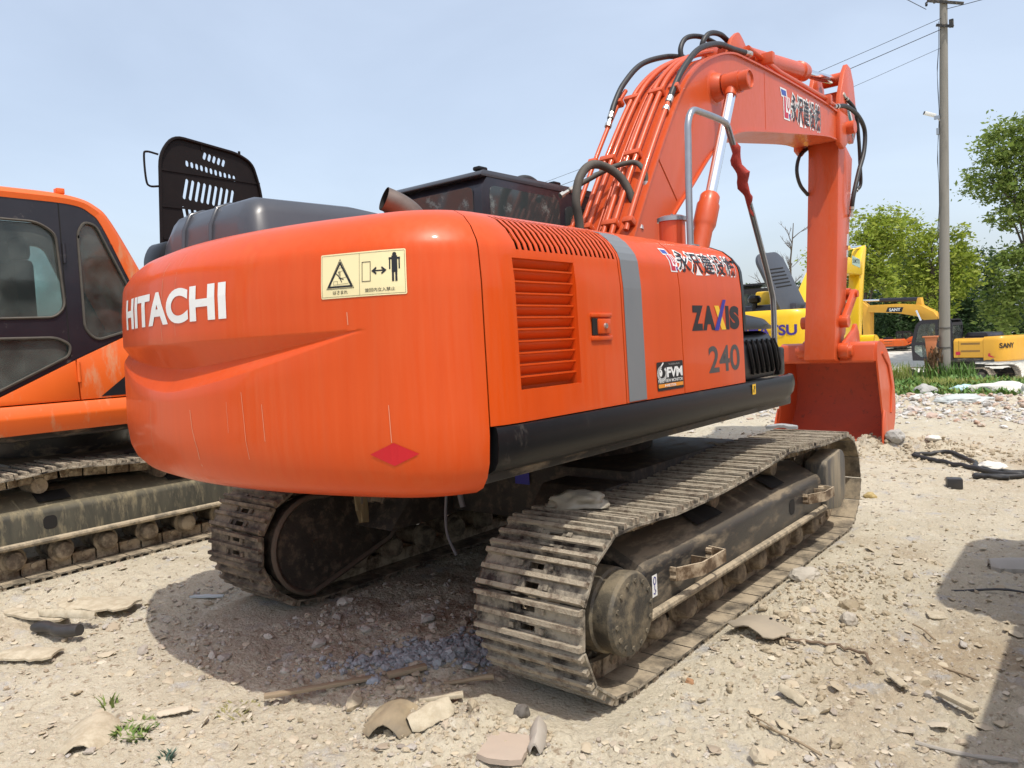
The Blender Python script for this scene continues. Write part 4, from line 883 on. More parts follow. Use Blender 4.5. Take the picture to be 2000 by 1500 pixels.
# ------------------------------------------------------------------ ground
def ground_material():
    m = bpy.data.materials.new('bare_dirt'); m.use_nodes = True; t = m.node_tree; N = t.nodes; L = t.links; p = N['Principled BSDF']
    p.inputs['Roughness'].default_value = .95; p.inputs['Specular IOR Level'].default_value = .15
    tc = N.new('ShaderNodeTexCoord')
    def nz(s, det=8, r=.65, dist=0.):
        n = N.new('ShaderNodeTexNoise'); n.inputs['Scale'].default_value = s; n.inputs['Detail'].default_value = det; n.inputs['Roughness'].default_value = r; n.inputs['Distortion'].default_value = dist
        L.new(tc.outputs['Object'], n.inputs['Vector']); return n.outputs[0]
    def mr(v, a, b, c=0., d_=1.):
        r = N.new('ShaderNodeMapRange'); r.inputs['From Min'].default_value = a; r.inputs['From Max'].default_value = b; r.inputs['To Min'].default_value = c; r.inputs['To Max'].default_value = d_; L.new(v, r.inputs[0]); return r.outputs[0]
    def mix(f, a, b, mode='MIX'):
        x = N.new('ShaderNodeMix'); x.data_type = 'RGBA'; x.blend_type = mode
        if isinstance(f, float): x.inputs[0].default_value = f
        else: L.new(f, x.inputs[0])
        for k, v in ((6, a), (7, b)):
            if isinstance(v, tuple): x.inputs[k].default_value = v
            else: L.new(v, x.inputs[k])
        return x.outputs[2]
    c = mix(mr(nz(1.1), .38, .62), C(.45, .40, .298), C(.53, .48, .37))
    c = mix(mr(nz(.55, 6), .52, .66), c, C(.37, .30, .205))
    c = mix(mr(nz(3.7), .57, .68), c, C(.40, .385, .36))
    c = mix(mr(nz(9, 8, .75), .56, .66), c, C(.56, .525, .435))
    c = mix(mr(nz(16, 6), .58, .68), c, C(.27, .21, .145))
    c = mix(mr(nz(42, 5), .57, .70), c, C(.58, .52, .42))
    c = mix(mr(nz(90, 4), .60, .74), c, C(.22, .18, .13))  # dark specks: soil tone plus small shadows under flakes, put into the colour
    v = N.new('ShaderNodeTexVoronoi'); v.inputs['Scale'].default_value = 55; L.new(tc.outputs['Object'], v.inputs['Vector'])
    c = mix(mr(v.outputs['Distance'], .02, .22, .35, 0.), c, C(.60, .56, .49))
    # pale crushed stone yard beyond the pole, brown loose soil near the bucket
    s = N.new('ShaderNodeSeparateXYZ'); L.new(tc.outputs['Object'], s.inputs[0])
    c = mix(mr(s.outputs[1], 20., 27.), c, mix(mr(nz(2.2), .4, .6), C(.56, .53, .47), C(.66, .64, .58)))
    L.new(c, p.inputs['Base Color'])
    b = N.new('ShaderNodeBump'); b.inputs['Strength'].default_value = .7; b.inputs['Distance'].default_value = .018
    ad = N.new('ShaderNodeMath'); ad.operation = 'ADD'; L.new(nz(60, 8, .7), ad.inputs[0]); mu = N.new('ShaderNodeMath'); mu.operation = 'MULTIPLY'; mu.inputs[1].default_value = -.5; L.new(v.outputs['Distance'], mu.inputs[0]); L.new(mu.outputs[0], ad.inputs[1])
    L.new(ad.outputs[0], b.inputs['Height']); L.new(b.outputs[0], p.inputs['Normal'])
    return m
GROUND_M = ground_material()
th_f = np.radians(np.arange(-86, 14, .20)); th_c = np.radians(np.arange(14, 274, 4.0))
TH = np.concatenate([th_f, th_c])                       # yaw from +y towards +x
RAD = np.concatenate([[.05], np.geomspace(.9, 26, 800), np.geomspace(27, 900, 60)])
gx = 3.22 + np.outer(RAD, np.sin(TH)); gy = -4.68 + np.outer(RAD, np.cos(TH)); gzv = height(gx, gy)
V = np.stack([gx, gy, gzv], -1).reshape(-1, 3); nt_ = len(TH); ii, jj = np.meshgrid(np.arange(len(RAD) - 1), np.arange(nt_), indexing='ij'); j2 = (jj + 1) % nt_
F = np.stack([ii * nt_ + jj, ii * nt_ + j2, (ii + 1) * nt_ + j2, (ii + 1) * nt_ + jj], -1).reshape(-1, 4)
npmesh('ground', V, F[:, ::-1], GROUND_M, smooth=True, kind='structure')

# loose stones: too many to count
ICO = None
def ico_variants(k, seed=3, sub=2):
    bm = bmesh.new(); bmesh.ops.create_icosphere(bm, subdivisions=sub, radius=1); v0 = np.array([v.co[:] for v in bm.verts]); f0 = np.array([[v.index for v in f.verts] for f in bm.faces]); bm.free()
    r = np.random.default_rng(seed); out = []
    for _ in range(k):
        v = v0 * (1 + np.array([.55 * noise.noise(Vector(q_) * 1.2 + Vector((_ * 7.3, 0, 0))) for q_ in v0])[:, None] + r.normal(0, .05, (len(v0), 1))) * r.uniform(.55, 1.25, 3); out.append(v)
    return out, f0
STV, STF = ico_variants(14); STVL, STFL = ico_variants(14, 3, 1)
def scatter(name, X, Y, SZ, mats, flat_=.55, sink=.25, kind='stuff', zf=None, seed=5):
    r = np.random.default_rng(seed); VV = []; FF = []; b = 0
    Z = height(X, Y) if zf is None else zf
    for k in range(len(X)):
        big = SZ[k] > (.011 if flat_ > .3 else .03); q0 = r.integers(len(STV)); v = (STV if big else STVL)[q0] * SZ[k] * np.array([1, 1, flat_]); a = r.uniform(0, 2 * PI); tl = r.normal(0, .35)
        ca, sa, ct, st_ = math.cos(a), math.sin(a), math.cos(tl), math.sin(tl)
        y1 = v[:, 1] * ct - v[:, 2] * st_; z1 = v[:, 1] * st_ + v[:, 2] * ct
        VV.append(np.stack([v[:, 0] * ca - y1 * sa + X[k], v[:, 0] * sa + y1 * ca + Y[k], z1 + Z[k] + SZ[k] * flat_ * (1 - sink * 2)], -1)); FF.append((STF if big else STFL) + b); b += len(v)
    return npmesh(name, np.concatenate(VV), np.concatenate(FF), mats, kind=kind)
STONE = mat('loose_stone', (.4, .35, .28), .92, island=[(.34, .27, .19), (.46, .39, .29), (.40, .37, .33), (.55, .50, .42), (.30, .26, .22), (.50, .42, .31)], bump=.4, bscale=60, coords='Object')
GREYS = mat('grey_crushed_stone', (.3, .3, .3), .92, island=[(.27, .28, .29), (.35, .36, .37), (.22, .22, .225), (.42, .42, .42)], bump=.3, bscale=60)
RUBBLE = mat('rubble_mix', (.4, .38, .34), .9, island=[(.46, .44, .40), (.60, .58, .54), (.36, .33, .29), (.62, .62, .60), (.44, .30, .22), (.52, .47, .38)], bump=.4, bscale=50)
def field(n, rmin, rmax, a0, a1):
    r = RNG; rad = np.exp(r.uniform(math.log(rmin), math.log(rmax), n)); a = np.radians(r.uniform(a0, a1, n)); return 3.22 + rad * np.sin(a), -4.68 + rad * np.cos(a), rad
X, Y, R_ = field(34000, 1.5, 15, -82, 4)
cl_ = vnoise(X * 1.6, Y * 1.6, 31); kp = (RNG.uniform(0, 1, len(X)) < .18 + 1.5 * np.clip(cl_ - .42, 0, 1)); X, Y, R_ = X[kp], Y[kp], R_[kp]
nt1 = ~(((np.abs(np.abs(X) - 1.195) < .36) & (np.abs(Y) < 2.25)) | ((X > -3.95) & (X < -3.15) & (Y < .6)))
X, Y, R_ = X[nt1], Y[nt1], R_[nt1]; SZ = np.clip(RNG.lognormal(-5.05, .55, len(X)), .0025, .026) * (.75 + R_ * .05)
scatter('loose_stones', X, Y, SZ, STONE)
# thin chips and flakes lying about
n = 10000; X, Y, R_ = field(n, 1.4, 13, -80, 3); nt1 = ~((np.abs(np.abs(X) - 1.195) < .36) & (np.abs(Y) < 2.25)); X, Y, R_ = X[nt1], Y[nt1], R_[nt1]
scatter('stone_chips', X, Y, np.clip(RNG.lognormal(-4.55, .55, len(X)), .005, .045) * (.8 + R_ * .04), mat('pale_chip', (.5, .45, .36), .9, island=[(.48, .41, .29), (.54, .47, .35), (.40, .33, .23), (.58, .52, .41), (.34, .28, .21), (.46, .39, .27)]), flat_=.20, sink=.0, seed=8)
# clods along the right track and in front of the bucket
n = 1500; X = np.concatenate([RNG.normal(1.86, .24, n), RNG.normal(1.2, .8, n), RNG.normal(.9, .35, 700)]); Y = np.concatenate([RNG.normal(-.3, .8, n), RNG.normal(6.2, .5, n), RNG.normal(-2.4, .16, 700)])
kp = ~((np.abs(X - 1.195) < .34) & (np.abs(Y) < 2.2)); X, Y = X[kp], Y[kp]
scatter('soil_clods', X, Y, np.clip(RNG.lognormal(-5.35, .6, len(X)) * (1 + .14 * (Y + 4)), .0025, .05), mat('soil_clod', (.4, .3, .2), .96, island=[(.42, .355, .25), (.50, .43, .315), (.34, .28, .19), (.46, .39, .28)], bump=.5, bscale=60), flat_=.7, seed=6)
n = 3200; X = RNG.uniform(-1.9, 1.0, n); Y = RNG.uniform(-2.75, -.4, n); kp = ~((np.abs(np.abs(X) - 1.195) < .36) & (np.abs(Y) < 2.25)) & (vnoise(X * 2.2, Y * 2.2, 77) > .40); X, Y = X[kp], Y[kp]
scatter('shaded_rubble', X, Y, np.clip(RNG.lognormal(-4.75, .6, len(X)), .004, .045), STONE, flat_=.6, seed=16)
n = 1300; X = RNG.normal(.47, .20, n); Y = -1.93 + (X - .42) * .8 + RNG.normal(0, .10, n)
scatter('grey_gravel', X, Y, np.clip(RNG.lognormal(-4.4, .35, n), .006, .03), GREYS, flat_=.75, sink=.1, seed=9)
n = 4600; X = RNG.uniform(-3.5, 5, n); Y = 12.0 + RNG.normal(0, 1.35, n)
scatter('rubble_ridge', X, Y, np.clip(RNG.lognormal(-3.5, .5, n), .015, .11), RUBBLE, flat_=.55, seed=10)
n = 1200; X = RNG.uniform(-12, 6, n); Y = RNG.uniform(24, 44, n)
scatter('yard_rubble', X, Y, np.clip(RNG.lognormal(-2.9, .5, n), .02, .2), mat('white_rubble', (.6, .6, .55), .9, island=[(.6, .58, .53), (.7, .69, .65), (.5, .47, .42)]), flat_=.6, seed=12)

# ------------------------------------------------------------------ simpler excavators standing around
def band(pts):
    up = []; dn = []
    for i, (y, z, t) in enumerate(pts):
        a = pts[max(i - 1, 0)]; b = pts[min(i + 1, len(pts) - 1)]; d_ = Vector((b[0] - a[0], b[1] - a[1])).normalized(); nn = Vector((-d_.y, d_.x)) * t / 2
        up.append((y + nn.x, z + nn.y)); dn.append((y - nn.x, z - nn.y))
    return up + dn[::-1]
def digger(name, label, loc, rz, paint, arm_paint, boomc, armc, cabm=CABBLK, cat='excavator', trk=True, hood=None, cwtext=None, boomtext=None, bucket_at=None, right_yf=.55, tank_x=1.33, glass=DGLASS):
    E_ = empty(name, loc, rz); tag(E_, label, cat)
    if trk:
        for sx in (1, -1):
            m_ = MB()
            for (y, z, a, l) in TPATH:
                M = Matrix.Translation((1.195 * sx, y, z)) @ Matrix.Rotation(a + PI, 4, 'X'); m_.box(-.3, .3, -.1, .1, 0, .014, M)
                for gy in (-.09, 0, .09): m_.m(1).box(-.3, .3, gy - .01, gy + .01, .014, .042, M); m_.m(0)
            o = m_.build('crawler_track', [SHOE, SHOET], E_, smooth=0)
            f = MB(); f.prism([(-1.5, .25), (1.5, .25), (1.4, .58), (-1.4, .62)], .95 * sx, 1.42 * sx); f.lathe([(0, .95), (.30, .95), (.30, 1.2), (.23, 1.2), (.23, 1.47), (0, 1.48)], Matrix.Translation((0, -1.68, .4)) @ Matrix.Rotation(PI / 2 * sx, 4, 'Y'), 20); f.lathe([(0, 1.1), (.33, 1.1), (.33, 1.3), (0, 1.3)], Matrix.Translation((0, 1.74, .4)) @ Matrix.Rotation(PI / 2 * sx, 4, 'Y'), 20); f.build('track_frame', BLACKM, E_, bevel=.02)
        c_ = MB(); c_.box(-.95, .95, -.7, .7, .45, .85); c_.lathe([(0, .84), (.65, .84), (.65, 1.08), (0, 1.08)], None, 30); c_.build('centre_frame', BLACKM, E_, bevel=.01)
    dk = MB(); dk.box(-1.34, 1.34, -2.2, 1.0, 1.06, 1.22); dk.build('deck', BLACKM, E_, bevel=.03)
    out = [(-1.36, -1.75), (-1.32, -2.3), (-1.0, -2.62), (0, -2.78), (1.0, -2.62), (1.32, -2.3), (1.36, -1.75)]
    o2 = smooth_poly(out, 4)
    w_ = MB(); rings = []
    for z, i_ in ((1.06, .10), (1.12, .02), (1.3, 0), (1.95, .0), (2.06, .03), (2.12, .10)): rings.append([(x * (1 - i_ * .7), -1.75 + (y + 1.75) * (1 - i_ * .6), z) for x, y in o2])
    w_.loft(rings); cwt = w_.build('counterweight', paint, E_, smooth=35)
    for sx in (1, -1):
        s_ = MB(); yf = -.42 if sx < 0 else right_yf
        s_.prism(rpoly([(1.22 * sx, 1.24), (1.35 * sx, 1.24), (1.35 * sx, 1.95), (1.25 * sx, 2.06), (1.0 * sx, 2.08), (1.0 * sx, 1.24)], .03), -1.735, yf, 'y'); sp_ = s_.build('side_panel', paint, E_, smooth=30)
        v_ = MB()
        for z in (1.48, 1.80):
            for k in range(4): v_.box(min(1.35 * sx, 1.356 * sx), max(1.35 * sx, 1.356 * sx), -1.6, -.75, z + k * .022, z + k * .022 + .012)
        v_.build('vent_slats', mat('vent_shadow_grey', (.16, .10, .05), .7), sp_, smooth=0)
        g_ = MB(); g_.box(min(1.348 * sx, 1.354 * sx), max(1.348 * sx, 1.354 * sx), -.66, -.65, 1.26, 1.98); g_.build('door_gap', DARKIN, sp_, smooth=0)
    hd = MB(); hd.box(-1.0, 1.0, -1.74, -.5, 1.25, 2.10); hd.prism(rpoly([(-1.7, 2.10), (-1.6, 2.30), (-.75, 2.32), (-.6, 2.10)], .06), -.75, .75); hd.build('engine_hood', cabm, E_, bevel=.03)
    tk = MB(); tk.prism(rpoly([(-.45, 1.24), (.6, 1.24), (.95, 1.4), (.6, 2.05), (-.45, 2.05)], .05), .45, tank_x); tk.build('tank_box', paint, E_, bevel=.02)
    # cab with window openings
    prof = rpoly([(-.38, 1.12), (-.38, 2.75), (-.25, 2.96), (1.12, 2.96), (1.38, 2.75), (1.62, 1.9), (1.55, 1.12)], [.03, .15, .1, .12, .15, .1, .03], 4)
    wins = [rpoly([(.42, 1.95), (.42, 2.78), (1.05, 2.78), (1.22, 2.7), (1.42, 1.95)], .08), rpoly([(.42, 1.30), (.42, 1.82), (1.46, 1.82), (1.48, 1.55), (1.15, 1.28)], .08), rpoly([(-.26, 1.95), (-.26, 2.70), (.30, 2.78), (.30, 1.95)], .08)]
    Vp, Fp = fill2d(prof, wins)
    cb_ = MB()
    for x in (-1.36, -.44): 
        for dx in (-.02, .02): cb_.add([(x + dx, a, b) for a, b in Vp], Fp)
        for lp in [prof] + wins:
            n_ = len(lp); cb_.add([(x - .02, a, b) for a, b in lp] + [(x + .02, a, b) for a, b in lp], [(i, (i + 1) % n_, n_ + (i + 1) % n_, n_ + i) for i in range(n_)])
    cb_.box(-1.34, -.46, -.3, 1.1, 2.90, 2.95); cb_.box(-1.34, -.46, -.37, -.33, 1.12, 1.9); cb_.box(-1.34, -.46, -.37, -.33, 2.66, 2.8); cb_.box(-1.34, -.46, -.37, 1.5, 1.12, 1.2)
    cbo = cb_.build('cab', cabm, E_, smooth=25)
    for wl in wins:
        for x in (-1.36, -.44): pane('window', [(x, a, b) for a, b in wl], cbo, glass)
    pane('rear_window', [(a, -.35, b) for a, b in ((-1.34, 1.9), (-.46, 1.9), (-.46, 2.66), (-1.34, 2.66))], cbo, glass, nrm=(0, 1, 0)); pane('windscreen', [(-1.34, 1.60, 1.9), (-.46, 1.60, 1.9), (-.46, 1.20, 2.88), (-1.34, 1.20, 2.88)], cbo, glass, nrm=(0, 1, 0))
    se = MB(); se.box(-1.15, -.65, .0, .5, 1.25, 1.70); se.box(-1.12, -.68, -.12, .02, 1.6, 2.4); se.build('seat', BLACKP, cbo, bevel=.04)
    bm_ = MB(); bm_.prism(band(boomc), -.22, .22); boomo = bm_.build('boom', arm_paint, E_, bevel=.012)
    ar_ = MB(); ar_.prism(band(armc), -.17, .17); armo = ar_.build('arm', arm_paint, E_, bevel=.012)
    k = len(boomc) // 2
    for sx in (1, -1):
        A = Vector((sx * .36, boomc[k][0], boomc[k][1])); B = Vector((sx * .36, .95, 1.4)); m_ = A.lerp(B, .5)
        cy = MB(); cy.cyl(m_, B, .085); co = cy.build('boom_cylinder', arm_paint, E_, smooth=40); MB().cyl(A, m_, .05).build('rod', CHROME, co, smooth=40)
    A = Vector((0, boomc[k][0], boomc[k][1] + boomc[k][2] * .5 + .25)); B = Vector((0, armc[0][0], armc[0][1])); m_ = A.lerp(B, .62)
    cy = MB(); cy.cyl(A, m_, .10); co = cy.build('arm_cylinder', cabm if boomtext else arm_paint, E_, smooth=40); MB().cyl(m_, B, .055).build('rod', CHROME, co, smooth=40)
    pl_ = MB(); pl_.prism([(A.y - .2, boomc[k][1]), (A.y + .25, boomc[k][1]), (A.y + .08, A.z + .08), (A.y - .08, A.z + .08)], -.12, .12); pl_.build('cylinder_bracket', arm_paint, boomo, bevel=.01)
    if bucket_at:
        by, bz = bucket_at; bk_ = MB(); pr = [(y - 6.1 + by, z + bz) for y, z in bsm]
        inn = [(y - 6.1 + by, z + bz) for y, z in inner]
        bk_.loft([[(-.6, *p), (.6, *p), (.6, *i_), (-.6, *i_)] for p, i_ in zip(pr, inn)])
        for sx in (-.6, .58): bk_.prism(pr, sx, sx + .02)
        bk_.build('bucket', arm_paint, E_, smooth=30)
    return E_, cwt, boomo, armo, cbo
def put_text(parent, fn, body, x, y, w_, h_, m_, nm='lettering', bold=.03, bg_=None, bgm=None):
    d_ = Decal(fn, .004, .003)
    if bg_: d_.add(poly2d(bg_), bgm)
    d_.add(text2d(body, w_, h_, bold=bold, x=x, y=y), m_, 1, .2); return d_.build(nm, parent)

# yellow machine behind the bucket, engine hood standing open
KY, kcw, kboom, karm, kcab = digger('excavator', 'bright yellow excavator seen from behind, its black engine hood standing open', (-3.75, 16.4, 0), math.radians(-2.5), YELLOW, YELLOW,
    [(.5, 1.8, .42), (1.1, 2.4, .5), (2.0, 3.1, .55), (2.6, 3.4, .58), (4.2, 3.55, .5), (5.6, 3.5, .42)], [(6.2, 4.25, .12), (6.0, 4.0, .35), (5.75, 3.5, .5), (5.55, 2.4, .42), (5.35, 1.2, .34)], cabm=CABBLK, bucket_at=(5.3, -.1))
put_text(kcw, lambda u, v, o: (u, -math.sqrt(max(0, 2.80 ** 2 - (u * 1.02) ** 2)) - .012 - o, v), 'KOMATSU', -.52, 1.50, 1.62, .26, P_NAVY, bold=.03)
kh = MB(); hpoly = rpoly([(-.55, 0), (.55, 0), (.55, 1.55), (.38, 1.75), (-.38, 1.75), (-.55, 1.55)], .12)
kh.prism(hpoly, -.05, .05, 'y')
kho = kh.build('open_hood', DARKP, KY, bevel=.03); kho.matrix_local = Matrix.Translation((.66, -1.5, 2.02)) @ Matrix.Rotation(-.42, 4, 'Y') @ Matrix.Rotation(1.32, 4, 'Z')
for k in range(6):
    g_ = MB(); g_.box(-.32, .32, -.062, -.05, .75 + k * .10, .78 + k * .10); g_.build('hood_groove', DARKIN, kho, smooth=0)
sn = Decal(lambda u, v, o: (.22 + o, u, v), .004); sn.add(poly2d([(4.55, 3.58), (5.35, 3.50), (5.35, 3.78), (4.55, 3.86)]), P_GREENGREY); sn.add(text2d('SUMOTO', .68, .14, bold=.02, x=4.61, y=3.63), P_BLACK, 1); sn.build('boom_sign', kboom)
ey = MB()
ey.box(-.62, -.22, -.95, -.35, 2.05, 2.68); ey.build('raised_service_panel', YELLOW, KY, bevel=.06)
ac_ = MB(); ac_.lathe([(0, 2.1), (.07, 2.1), (.07, 2.35), (.16, 2.38), (.17, 2.48), (.12, 2.55), (0, 2.56)], Matrix.Translation((-.35, -1.6, 0)), 18); ac_.build('air_cleaner', BLACKP, KY, smooth=40)
# ochre machine at the far side of the yard
SY, scw, sboom, sarm, scab = digger('excavator', 'ochre yellow excavator with black cab parked beyond the concrete pole', (-2.85, 38.0, -1.43), math.radians(71), YELLOW2, YELLOW2,
    [(.45, 1.9, .45), (.9, 2.6, .55), (1.3, 3.1, .56), (1.9, 3.42, .55), (3.0, 3.58, .44), (4.6, 3.65, .34)], [(5.35, 4.10, .12), (5.1, 3.9, .36), (4.75, 3.6, .50), (4.75, 2.4, .42), (4.70, 1.2, .36)], bucket_at=(4.6, -.1), boomtext=True)
SY.scale = (1, 1, 1.08)
OL = smooth_poly([(-1.36, -1.75), (-1.32, -2.3), (-1.0, -2.62), (0, -2.78), (1.0, -2.62)], 8); cum = [0]
for a_, b_ in zip(OL, OL[1:]): cum.append(cum[-1] + math.hypot(b_[0] - a_[0], b_[1] - a_[1]))
def cwp(u, v, o):
    x = float(np.interp(u, cum, [p[0] for p in OL])); y = float(np.interp(u, cum, [p[1] for p in OL])); x2 = float(np.interp(u + .05, cum, [p[0] for p in OL])); y2 = float(np.interp(u + .05, cum, [p[1] for p in OL])); t = Vector((x2 - x, y2 - y)).normalized()
    return (x + t.y * o, y - t.x * o, v)
d = Decal(cwp, .016, .006); d.add(text2d('SANY', .72, .22, bold=.03, x=.66, y=1.62), P_BLACK, 1, .06); d.build('lettering', scw)
d = Decal(cwp, .016, .006); d.add(poly2d([(.20, 1.30), (.38, 1.24), (.50, 1.24), (.3, 1.33), (.3, 1.42), (.23, 1.42)]), P_CRIM, 1, .06); d.build('red_mark', scw)
d = Decal(lambda u, v, o: (-.22 - o, -u, v), .004, .003); d.add(poly2d([(-3.6, 3.44), (-2.75, 3.38), (-2.65, 3.62), (-3.5, 3.66)]), P_BLACK); V2, F2 = text2d('SANY', .62, .15, bold=.03, x=-3.42, y=3.45); d.add((V2, F2), P_WHITE, 1); d.build('boom_lettering', sboom)
MB().box(-1.37, -1.362, -.72, -.52, 1.36, 1.5).build('machine_badge', P_CRIM, SY, smooth=0)
# small red excavator at the edge of the wood
OY = digger('excavator', 'small far orange excavator low at the edge of the wood', (-9.3, 56.5, -.75), math.radians(-78), ORANGE3, ORANGE3,
    [(.5, 1.6, .4), (1.2, 2.0, .5), (2.4, 2.3, .45), (3.6, 2.55, .35)], [(4.1, 2.75, .12), (3.8, 2.6, .35), (3.85, 1.9, .32), (3.9, 1.0, .26)], trk=True)[0]
OY.scale = (.62, .62, .62)
# neighbour on the right, just outside the picture, whose shadow falls into it
NB = digger('excavator', 'orange excavator just outside the right edge, known by its shadow', (4.90, .10, 0), 0, ORANGE3, ORANGE3,
    [(.5, 1.9, .45), (1.1, 2.7, .55), (1.9, 3.5, .6), (2.6, 3.75, .6), (4.2, 3.7, .5), (5.6, 3.5, .4)], [(6.2, 4.3, .12), (6.0, 4.05, .35), (5.75, 3.55, .5), (5.55, 2.4, .42), (5.35, 1.2, .34)], bucket_at=(5.3, -.1), glass=GLASS)[0]
# ------------------------------------------------------------------ orange neighbour on the left, cab towards us, hood open
LX, LY = -4.75, -1.75
LM = empty('excavator', (LX, LY, 0), PI); tag(LM, 'orange excavator with black cab doors and open perforated hood at the left edge', 'excavator')
crawler(LM, -1, [SHOE, SHOET, SHOEI], frame_mat=mat('mossy_frame_paint', (.035, .034, .028), .6, 0, (.12, .11, .075), 12, (1, 1, .25), .6, bump=.25, bscale=70, dust=(.25, .21, .13), damt=.22, dscale=11, up=.5), detail=False)
crawler(LM, 1, [SHOE, SHOET, SHOEI], separate=False, detail=False)
c_ = MB(); c_.box(-.95, .95, -.7, .7, .45, .85); c_.lathe([(0, .84), (.65, .84), (.65, 1.10), (0, 1.10)], None, 30); c_.build('centre_frame', BLACKM, LM, bevel=.01)
# convert world (y, z) readings on the cab side plane to local: y_local = LY - y_world
W2 = lambda pts: [(LY - a, b) for a, b in pts]
XS = -1.42                                     # local x of the outer cab face
sil = MB(); sil.prism([(-1.30, 1.345), (-1.44, 1.345), (-1.47, 1.25), (-1.43, 1.12), (-1.30, 1.12)], -2.1, 1.75, 'y'); sil.build('lower_sill', ORANGE3, LM, bevel=.012)
dk = MB(); dk.box(-1.30, 1.34, -2.1, 1.3, 1.06, 1.26); dk.build('deck', BLACKM, LM, bevel=.02)
outer = rpoly(W2([(-3.32, 1.36), (-3.36, 2.2), (-3.22, 2.80), (-3.05, 2.93), (-2.0, 2.93), (-1.86, 2.88), (-1.75, 2.72), (-1.42, 1.96), (-1.40, 1.90), (-1.62, 1.885), (-2.06, 1.69), (-2.66, 1.41), (-2.75, 1.36)]), .04, 3)
w1 = rpoly(W2([(-3.25, 2.05), (-3.20, 2.60), (-3.05, 2.76), (-2.28, 2.76), (-2.15, 2.68), (-2.12, 2.10), (-2.20, 2.02), (-3.15, 2.0)]), .06)
w2 = rpoly(W2([(-3.2, 1.86), (-2.2, 1.86), (-2.10, 1.80), (-2.12, 1.71), (-2.64, 1.46), (-3.2, 1.40)]), .06)
w3 = rpoly(W2([(-1.985, 2.70), (-1.93, 2.79), (-1.84, 2.77), (-1.50, 2.02), (-1.55, 1.93), (-1.90, 1.83), (-1.985, 1.92)]), .07)
def plate(nm, out_, holes, x0, x1, m_, parent):
    Vp, Fp = fill2d(out_, holes); b = MB()
    for x in (x0, x1): b.add([(x, a, c) for a, c in Vp], Fp)
    for lp in [out_] + list(holes):
        n_ = len(lp); b.add([(x0, a, c) for a, c in lp] + [(x1, a, c) for a, c in lp], [(i, (i + 1) % n_, n_ + (i + 1) % n_, n_ + i) for i in range(n_)])
    return b.build(nm, m_, parent, smooth=30)
lcab = plate('cab_side', outer, [w1, w2, w3], XS, XS + .045, CABBLK, LM)
def gasket(lp, r=.011):
    P = [Vector((XS - .003, a, b)) for a, b in lp]; P.append(P[0]); P.append(P[1]); return MB().tube(P, r, 6, caps=False)
for lp in (w1, w2, w3):
    gasket(lp).build('window_seal', RUBBER2, lcab, smooth=60); pane('window', [(XS + .02, a, b) for a, b in lp], lcab, DGLASS, nrm=(1, 0, 0))
lo = MB(); lo.prism(W2([(-3.32, 1.355), (-2.78, 1.355), (-2.66, 1.402), (-2.075, 1.675), (-2.063, 1.355)])[::-1], XS - .004, XS + .04); lo.build('door_lower', ORANGE3, lcab, bevel=.004)
lo = MB(); lo.prism(W2([(-2.053, 1.355), (-2.065, 1.68), (-1.62, 1.877), (-1.40, 1.89), (-1.0, 1.9), (-.55, 1.88), (-.55, 1.355)]), XS - .004, XS + .04); rqp = lo.build('rear_quarter_panel', ORANGE3, lcab, bevel=.004)
d = Decal(lambda u, v, o: (XS - .004 - o, LY - u, v), .003); d.add(poly2d([(-1.90, 1.37), (-1.62, 1.58), (-1.2, 1.58), (-1.2, 1.37)]), P_BLACK); d.build('black_wedge', rqp)
gp = MB(); gp.box(XS - .0045, XS + .01, LY + 2.115, LY + 2.109, 1.70, 2.92); gp.build('door_gap', DARKIN, lcab, smooth=0)
for z0, z1, m_ in ((2.45, 2.60, CABBLK), (1.50, 1.66, ORANGE3)):
    MB().cyl((XS - .012, LY + (2.10 if z0 > 2 else 2.06), z0), (XS - .012, LY + (2.10 if z0 > 2 else 2.06), z1), .014, seg=10).build('hinge', m_, lcab, smooth=40)
# roof shell and slanted rear pillar
rs = [(-3.42, 2.80), (-3.30, 2.93), (-3.0, 2.995), (-2.3, 3.01), (-1.98, 2.995), (-1.82, 2.94), (-1.70, 2.82), (-1.48, 2.42), (-1.26, 1.97), (-1.22, 1.90)]
ri = [(-3.34, 2.78), (-3.24, 2.86), (-3.05, 2.915), (-2.3, 2.925), (-2.0, 2.915), (-1.88, 2.865), (-1.79, 2.76), (-1.60, 2.33), (-1.42, 1.95), (-1.40, 1.90)]
so_, si_ = W2(smooth_poly(rs)), W2(smooth_poly(ri)); rfm = MB()
rings = []
for (a, b), (c, e) in zip(so_, si_): rings.append([(XS + .06, c, e), (XS - .006, c, e), (XS - .012, a * .5 + c * .5, b * .5 + e * .5), (XS + .02, a * .9 + c * .1, b * .9 + e * .1), (XS + .09, a, b + .012), (-.95, a, b + .03), (-.55, a, b + .012), (-.46, c, e)])
rfm.loft(rings); rfo = rfm.build('cab_roof', ORANGE3, lcab, smooth=45)
MB().box(-1.36, -1.29, LY + 2.03, LY + 2.09, 3.01, 3.055).build('roof_lug', ORANGE3, rfo, bevel=.006)
MB().cyl((XS - .008, LY + 1.70, 2.645), (XS + .02, LY + 1.70, 2.645), .035, .045, 16).build('roof_boss', ORANGE3, rfo, smooth=40)
